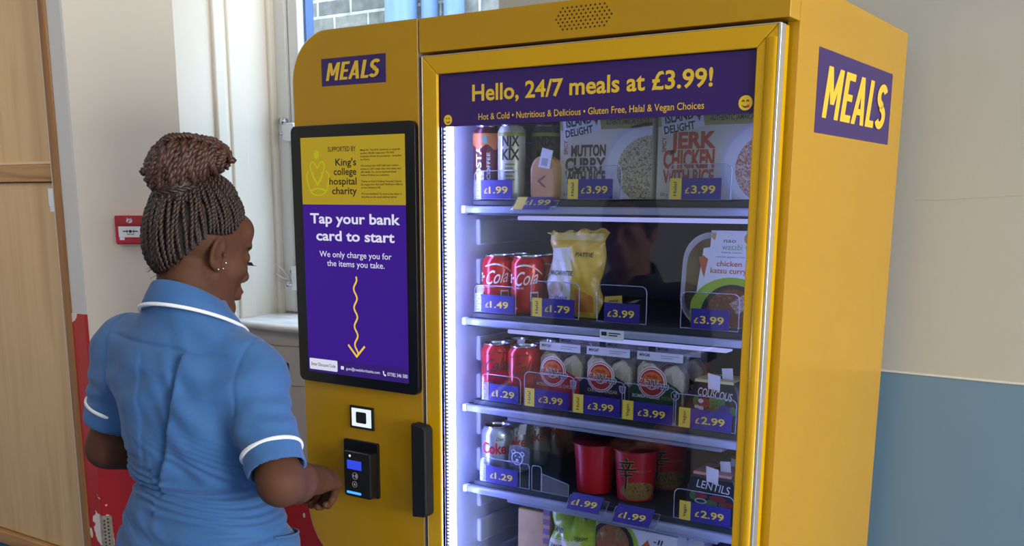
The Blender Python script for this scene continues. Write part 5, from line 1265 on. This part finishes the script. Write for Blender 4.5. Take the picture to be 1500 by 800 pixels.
    for q in (0, 1):
        a = np.array(S[q]); ax = unit(np.array(E_[q])-a); c0 = a+ax*(P['sleeve'][q]-.038); r1, r2 = P['sleeve_r'][q]; rr = r1+(r2-r1)*(P['sleeve'][q]-.038)/P['sleeve'][q]
        n1 = unit(np.cross(ax, (0, 1, .1))); n2 = np.cross(ax, n1); b = MB(); G = []
        for dz, e in ((-.0040, -.004), (-.0040, .0014), (-.002, .0026), (.002, .0026), (.0040, .0014), (.0040, -.004)):
            G.append([c0+ax*dz+(rr+e)*(math.cos(2*PI*k/48)*n1+math.sin(2*PI*k/48)*n2) for k in range(49)])
        b.grid(G).build('sleeve_piping', P['pipe'], tun, smooth=True)
    return root, tun, T, R

M['hair_black'] = mat('black_hair', C(16, 13, 12), .45)
M['shoe'] = mat('black_shoe', C(18, 18, 20), .4)
M['stud'] = mat('silver_stud', C(230, 230, 236), .15, 1.0)
def skin(name, c, c2): 
    m = noisy(name, [c, c2], (18, 18, 18), .66, 4); m.node_tree.nodes['Principled BSDF'].inputs['Subsurface Weight'].default_value = .08; m.node_tree.nodes['Principled BSDF'].inputs['Specular IOR Level'].default_value = .22
    m.node_tree.nodes['Principled BSDF'].inputs['Subsurface Radius'].default_value = (.01, .004, .002); m.node_tree.nodes['Principled BSDF'].inputs['Subsurface Scale'].default_value = .4
    return m
SK1 = skin('deep_brown_skin', C(84, 53, 36), C(96, 62, 43)); LP1 = mat('lip_brown', C(98, 48, 46), .4)
def cloth(name, c, c2):
    m = noisy(name, [c, c2], (9, 9, 9), .8, 3); nt = m.node_tree; b = nt.nodes['Principled BSDF']
    b.inputs['Sheen Weight'].default_value = .15
    tc = nt.nodes.new('ShaderNodeTexCoord'); n = nt.nodes.new('ShaderNodeTexNoise'); n.inputs['Scale'].default_value = 38; n.inputs['Detail'].default_value = 5; n.inputs['Distortion'].default_value = .6
    nt.links.new(tc.outputs['Object'], n.inputs['Vector']); bp = nt.nodes.new('ShaderNodeBump'); bp.inputs['Strength'].default_value = .25; bp.inputs['Distance'].default_value = .006
    nt.links.new(n.outputs['Fac'], bp.inputs['Height']); nt.links.new(bp.outputs[0], b.inputs['Normal']); return m
CL1 = cloth('blue_tunic_cotton', C(50, 95, 146), C(56, 103, 154))
PIPE = mat('white_piping', C(240, 240, 240), .7)

# --- the nurse at the payment panel
def shear1(X, Z): return -.085*X*np.clip((Z-1.08)/.25, 0, 1)
def disp1(p, n):
    x, y, z = p.T; d = np.zeros(len(p)); back = sstep(-n[:, 1], .1, .55)
    tors = sstep(np.abs(x), .20, .16)
    # two box pleats down the back: a step with a shadowed edge that fades at the waist
    for (x0, x1, amp, sg) in ((.052, -.004, .0085, 1), (-.040, -.052, .0018, -1)):
        xc = x0+(x1-x0)*np.clip((1.37-z)/.26, 0, 1)+.010*np.sin((1.37-z)*16)*np.clip((1.37-z)/.26, 0, 1); e = (x-xc)*sg
        f = sstep(z, 1.365, 1.34)*sstep(z, 1.06, 1.15)*back
        w0 = sstep(e, -.0032, .0032); d += amp*f*(np.exp(-np.clip(e, 0, None)/.045)*w0-np.exp(-np.clip(-e, 0, None)/.014)*(1-w0)*.8)
    # yoke seam
    zs = 1.366-.10*x-.22*np.abs(x)**1.6*.2; d += back*sstep(np.abs(x), .150, .105)*(.0024*sstep(z-zs, -.002, .003)*np.exp(-np.clip(z-zs, 0, None)/.03)-.0034*np.exp(-((z-zs)/.0035)**2))
    # waist seam and gathers
    zw = 1.095-.05*x; d += tors*(-.0045*np.exp(-((z-zw)/.006)**2)+.0035*np.exp(-((z-zw-.022)/.016)**2))
    g = np.exp(-((z-zw)/.07)**2)*tors
    d += g*.0034*np.sin(95*x+20*np.sin(z*26+x*9)+38*(z-zw)*np.sign(x+.03))
    # drag folds from the arm holes towards the waist
    r = np.hypot(x-.17, z-1.28); d += .0034*np.sin(70*(z+.75*x)+6*np.sin(18*x))*np.exp(-((r-.10)/.07)**2)*tors*back
    r = np.hypot(x+.17, z-1.28); d += .0030*np.sin(70*(z-.7*x)+5*np.sin(16*x+2))*np.exp(-((r-.10)/.06)**2)*tors*back
    d += .0032*np.sin(44*(z+.32*x)+7*np.sin(9*x+1.4)+3*np.sin(31*z))*sstep(z, 1.08, 1.0)*tors
    d += .0020*np.sin(23*x+17*z+4*np.sin(21*z-8*y))*np.sin(31*z+9*y)+.0030*tors*back*np.sin(26*z-48*x+3*np.sin(24*z))*sstep(z, 1.36, 1.28)*sstep(z, 1.08, 1.16)
    # sleeves: soft creases and the arm hole seam
    for sx, c in ((1, .150), (-1, -.150)):
        q = (x-c)*sx; sl_ = sstep(q, .0, .05)*sstep(z, 1.10, 1.14)
        d += -.0022*np.exp(-((q+.004-.25*(1.34-z)*.12)/.0042)**2)*sstep(z, 1.16, 1.22)
        d += .0020*sl_*np.sin(60*z+24*y*sx+5*np.sin(30*z))*sstep(z, 1.20, 1.24)
    return d
NURSE = dict(h=.0036, ht=.0036, skin=SK1, lips=LP1, head=(.002, .036, 1.540), hpitch=-.27, hyaw=-.40, hsc=(.94, .93, 1.05),
    sh=((-.153, 0, 1.346), (.122, -.004, 1.314)), el=((-.236, .005, 1.135), (.240, -.090, 1.137)), wr=((-.115, .165, 1.075), (.178, .112, 1.086)),
    hands=[((-.115, .165, 1.075), (.75, .65, -.1), (-.5, .6, .6), (.2, .4, -.9), (.5, .4, .3)),
           ((.178, .112, 1.086), (-.22, .97, -.16), (.30, .20, .93), (.92, -.22, -.25), (1.05, 1.2, .8), 1, 1.13)],
    torso=[(.80, .196, .142, 0, 0), (.96, .184, .130, 0, .0), (1.03, .160, .115, 0, 0), (1.092, .132, .100, 0, 0), (1.16, .147, .110, 0, 0), (1.26, .163, .121, -.003, .002), (1.325, .156, .110, -.006, -.002), (1.365, .130, .088, -.006, -.006), (1.395, .105, .074, 0, -.010), (1.425, .076, .068, 0, -.012), (1.445, .066, .062, 0, -.012)],
    shear=shear1, sleeve=(.170, .205), sleeve_r=((.062, .056), (.060, .053)), cloth=CL1, pipe=PIPE, disp=disp1, studs=True,
    trousers=cloth('navy_trousers', C(26, 32, 52), C(32, 38, 60)), collar=((1.482, 1.442, .067, .086), (1.398, 1.362), 0))
NP = (-.006, -.30, 0)
nurse, tunic, T1, R1 = person('person', NP, math.atan2(.22, .975), 'person in a blue tunic with a braided bun, reaching to the card reader', NURSE)
# braided hair: cap of rope braids drawn up from the hairline to a bun
HC = np.array((0, -.018, .014)); HR = np.array((.0780, .0985, .1030))
M['braid'] = noisy('dark_brown_braid', [C(26, 18, 15), C(54, 33, 24), C(18, 14, 13)], (60, 60, 60), .5, 3)
M['bun_braid'] = noisy('brown_braid', [C(58, 36, 25), C(80, 50, 35), C(36, 23, 18)], (60, 60, 60), .5, 3)
M['scalp'] = mat('scalp_hair', C(24, 17, 15), .6)
s = SDF((-.3, -.3, 1.3), (.3, .3, 1.8), .0036); HS = np.array(NURSE['hsc']); s.ell(T1(HC), (HR-.002)*HS, 0, R1)
pole = unit((0, -.30, .95))
hl = [(0, .94, .56), (.42, .84, .50), (.74, .60, .38), (.90, .36, .12), (.97, .12, .04), (.97, -.14, .0), (.90, -.42, -.36), (.64, -.62, -.68), (.30, -.66, -.80), (0, -.66, -.82)]
hl = [unit(p) for p in hl]
def hair_line(u):   # u in -1..1, 0 = forehead, +-1 = nape
    a = abs(u)*(len(hl)-1); i = min(int(a), len(hl)-2); v = unit(hl[i]*(1-(a-i))+hl[i+1]*(a-i)); return np.array([v[0]*(1 if u >= 0 else -1), v[1], v[2]])
# cap: keep only the part above the hairline
Pm, Fm = s.mesh(); loc_ = ((Pm-np.array(NURSE['head']))@R1/HS-HC)/HR
Ld = loc_/np.linalg.norm(loc_, axis=1)[:, None]; us = np.linspace(-1, 1, 161); Hs = np.array([hair_line(u) for u in us])
e1 = unit(np.cross(pole, (1, 0, 0))); e2 = np.cross(pole, e1)
azs = np.arctan2(Hs@e2, Hs@e1); pol = np.arccos(np.clip(Hs@pole, -1, 1)); o_ = np.argsort(azs)
lim = np.interp(np.arctan2(Ld@e2, Ld@e1), azs[o_], pol[o_], period=2*PI); keep = np.arccos(np.clip(Ld@pole, -1, 1)) < lim-.01
Fk = Fm[keep[Fm].all(1)]
me = bpy.data.meshes.new('hair'); used = np.unique(Fk); mp_ = -np.ones(len(Pm), int); mp_[used] = np.arange(len(used))
me.from_pydata(Pm[used].tolist(), [], mp_[Fk].tolist()); me.materials.append(M['scalp']); me.shade_smooth(); hair = link('hair', me, nurse)
def rope(b, path, r, turns, seg=6, strands=2, ph=0.0, mi=0):
    """a twist of two strands along a path"""
    Pp = np.array(path, float); n = len(Pp); Tn = np.gradient(Pp, axis=0); Tn /= np.linalg.norm(Tn, axis=1)[:, None]+1e-9
    u = np.cross(Tn[0], (0.3, .5, .8)); u /= np.linalg.norm(u); Us = []
    for i in range(n): u = u-Tn[i]*(u@Tn[i]); u /= np.linalg.norm(u)+1e-9; Us.append(u.copy())
    Us = np.array(Us); Vs = np.cross(Tn, Us); a = np.linspace(0, turns*2*PI, n)+ph
    rr = r*np.ones(n) if np.isscalar(r) else np.array(r)
    for k in range(strands):
        c_ = np.cos(a+2*PI*k/strands)[:, None]; s_ = np.sin(a+2*PI*k/strands)[:, None]
        b.tube(Pp+(c_*Us+s_*Vs)*(rr*.52)[:, None], rr*.66, seg, mi)
def slerp(a, b_, t): w_ = math.acos(max(-1, min(1, a@b_))); return (a*math.sin((1-t)*w_)+b_*math.sin(t*w_))/math.sin(w_)
rnd = random.Random(5); b = MB(); NB = 56
for k in range(NB):
    u = -1+2*(k+.5)/NB; st0 = hair_line(u); az = math.atan2(st0@e2, st0@e1)
    end = unit(pole*math.cos(.30)+(e1*math.cos(az)+e2*math.sin(az))*math.sin(.30)); path = []
    for i in range(34):
        t = i/33; v = slerp(st0, end, t); w_ = .04*math.sin(5*t+k*1.7)*math.sin(PI*t); tv = np.cross(v, pole); v = unit(v+tv*w_)
        lift = .0015+.0030*min(1, t*5)+.004*t**4; path.append(T1(HC+v*(HR+lift)))
    rope(b, path, np.interp(np.linspace(0, 1, 34), [0, .12, .8, 1], [.0024, .0045, .0048, .0036]), 10, 6, 2, rnd.uniform(0, 6))
for k in range(30):   # second layer partly overlapping nearer the crown
    az = 2*PI*k/30; end = unit(pole*math.cos(.26)+(e1*math.cos(az)+e2*math.sin(az))*math.sin(.26)); st1 = unit(pole*math.cos(.95)+(e1*math.cos(az+.15)+e2*math.sin(az+.15))*math.sin(.95))
    path = [T1(HC+slerp(st1, end, i/15)*(HR+.006+.004*math.sin(PI*i/15))) for i in range(16)]; rope(b, path, .0047, 4, 6, 2, rnd.uniform(0, 6))
b.build('braids', M['braid'], hair, smooth=True)
# bun: two lobes wrapped in rope braids
wl = lambda p: np.array(p, float)
imr = np.array([.777, .629, 0.0]); awy = np.array([-.629, .777, 0.0])       # across the bun, and through it
def bp_(a, d_, z): return imr*a+awy*d_+np.array([0, 0, z])
core = SDF((-.2, -.2, 1.58), (.2, .25, 1.8), .004)
BC = bp_(.0, .0, 1.697)
core.ell(bp_(-.018, .0, 1.678), (.046, .042, .036), .02, np.stack([imr, awy, [0, 0, 1]], 1)); core.ell(bp_(.046, .0, 1.704), (.028, .030, .020), .02, np.stack([imr, awy, [0, 0, 1]], 1))
core.cone(bp_(-.015, -.004, 1.64), bp_(-.008, 0, 1.68), .040, .036, .01)
bun = core.build('bun', M['braid'], hair)
b = MB()
def bun_r(a):  # cross-section half height and half depth along the bun, centre height
    t = (a+.068)/.150; t = min(max(t, 0.0), 1.0); e = max(0.0, 1-(2*t-1)**2)**.42
    hz = np.interp(t, [0, .25, .55, .75, 1], [.046, .049, .043, .032, .029])*e; dz = np.interp(t, [0, .3, .6, 1], [.050, .054, .048, .036])*e
    return hz, dz, np.interp(t, [0, .3, .6, .8, 1], [1.669, 1.680, 1.691, 1.698, 1.696])
NR = 26
for k in range(NR):
    a = -.062+.140*(k+.5)/NR; path = []
    for i in range(44):
        th2 = -.93*PI+1.86*PI*i/43; aa = a+.010*math.sin(th2+.6)+.003*math.sin(3*th2+k); hz, dz, zc = bun_r(aa)
        path.append(bp_(aa, dz*math.sin(th2), zc+hz*math.cos(th2)+.004*math.sin(2.2*th2+k*1.9)))
    rope(b, path, .0056+.0006*math.sin(k*2.7), 10, 6, 2, rnd.uniform(0, 6))
for k in range(5):   # braids lying over the top, lengthwise
    path = []; d0 = -.022+.010*k
    for i in range(30):
        t = i/29; a = -.046+.020*math.sin(k*2.4)+(.09+.02*math.cos(k))*t; hz, dz, zc = bun_r(a); path.append(bp_(a, d0*(.6+.8*math.sin(PI*t)), zc+hz*1.02*math.sqrt(max(0, 1-(d0/.06)**2))+.0015+.003*math.sin(PI*t)+.003*math.sin(6*t+2.3*k)))
    rope(b, path, .0052, 8, 6, 2, rnd.uniform(0, 6))
b.build('bun_braids', M['bun_braid'], hair, smooth=True)
b = MB(); path = []
for i in range(41):
    th = 2*PI*i/40; path.append(bp_(-.012+.042*math.cos(th), -.002+.040*math.sin(th), 1.640+.006*math.cos(th)))
rope(b, path, .0052, 9); b.build('wrapped_braid', M['braid'], hair, smooth=True)
# baby hairs at the nape
b = MB()
for k in range(34):
    p0 = T1(HC+hair_line(.80+.38*rnd.random()-.19 if rnd.random() < .5 else -.85+.3*rnd.random())*(HR+.001)); v = np.array([rnd.uniform(-.010, .010), rnd.uniform(-.020, -.002), rnd.uniform(-.020, -.002)])
    b.tube([p0, p0+v*.5+np.array([rnd.uniform(-.004, .004)]*3), p0+v], [.0005, .0004, .0002], 4)
b.build('wisps', M['hair_black'], hair, smooth=True)
# fob watch pinned to the chest and the open pocket on the hip
b = MB(); fw = (.105, .128, 1.292)
MB().prism(rrect(-.012, .012, -.020, .020, .006), -.006, .006).build('fob_watch', M['black'], tunic, loc=fw, bevel=.002)

def around(tun, th, z, off):
    """point on the tunic seen from its axis, at angle th from the wearer's right towards the front"""
    d = Vector((math.cos(th), math.sin(th), 0)); hit = TBV.ray_cast(Vector((0, 0, z))+d*.6, -d)
    p = hit[0] if hit[0] is not None else Vector((0, 0, z))+d*.17
    return tuple(p+d*off)
TBV = BVHTree.FromPolygons([v.co[:] for v in tunic.data.vertices], [tuple(p.vertices) for p in tunic.data.polygons])
b = MB(); G = []
for j in range(11):
    t = j/10; z = .84+.165*t; G.append([around(tunic, -.10+1.0*i/14, z-.03*(i/14)*t, .0022+.020*max(0, t-.55)**1.3*math.sin(PI*i/14)) for i in range(15)])
b.grid(G); po_ = b.build('pocket', CL1, tunic, smooth=True); sd = po_.modifiers.new('thick', 'SOLIDIFY'); sd.thickness = .002
b = MB(); b.tube(G[-1], .0022, 6); b.build('pocket_hem', CL1, tunic, smooth=True)

# --- colleague standing behind, seen mirrored in the glass door
SK2 = skin('warm_skin', C(150, 102, 80), C(164, 116, 92)); LP2 = mat('lip_rose', C(138, 78, 72), .45)
CL2 = cloth('navy_tunic_cotton', C(20, 22, 36), C(26, 28, 44))
COLL = dict(vneck=True, h=.0055, skin=SK2, lips=LP2, head=(0, .020, 1.575), hpitch=-.04, hyaw=-.12,
    sh=((-.165, 0, 1.352), (.165, 0, 1.352)), el=((-.235, -.02, 1.085), (.235, -.02, 1.085)), wr=((-.17, .17, .99), (.17, .17, .99)),
    hands=[((-.17, .17, .99), (.6, .75, .1), (-.3, .2, .9), (-.75, .6, -.2), (.5, .6, .4)), ((.17, .17, .99), (-.6, .75, .1), (.3, .2, .9), (.75, .6, -.2), (.5, .6, .4))],
    torso=[(.78, .21, .15, 0, 0), (.96, .20, .14, 0, 0), (1.05, .180, .130, 0, 0), (1.16, .176, .130, 0, 0), (1.28, .185, .132, 0, .004), (1.34, .175, .115, 0, 0), (1.38, .14, .09, 0, -.006), (1.41, .10, .075, 0, -.010), (1.44, .076, .066, 0, -.012)],
    sleeve=(.17, .17), sleeve_r=((.070, .066), (.070, .066)), cloth=CL2, pipe=PIPE, trousers=cloth('black_trousers', C(20, 20, 26), C(26, 26, 32)), collar=((1.475, 1.440, .074, .092), (1.400, 1.360), 0))
col, ctun, T2, R2 = person('person', (.15, -1.10, 0), -.05, 'person in a dark navy tunic standing behind, mirrored in the glass door', COLL)
s = SDF((-.3, -.3, 1.3), (.3, .3, 1.85), .005); s.ell(T2((0, -.018, .022)), np.array((.081, .102, .094)), 0, R2); s.ell(T2((0, -.118, .02)), (.040, .036, .042), .015, R2)
s.ell(T2((0, .10, -.03)), np.array((.064, .075, .098)), .01, R2, True); s.cutplane(T2((0, 0, -.055)), -R2[:, 2], (-.3, -.3, 1.3), (.3, .3, 1.85))
s.build('hair', mat('dark_brown_hair', C(36, 26, 22), .75), col)
col.scale = (.985, .985, .985)
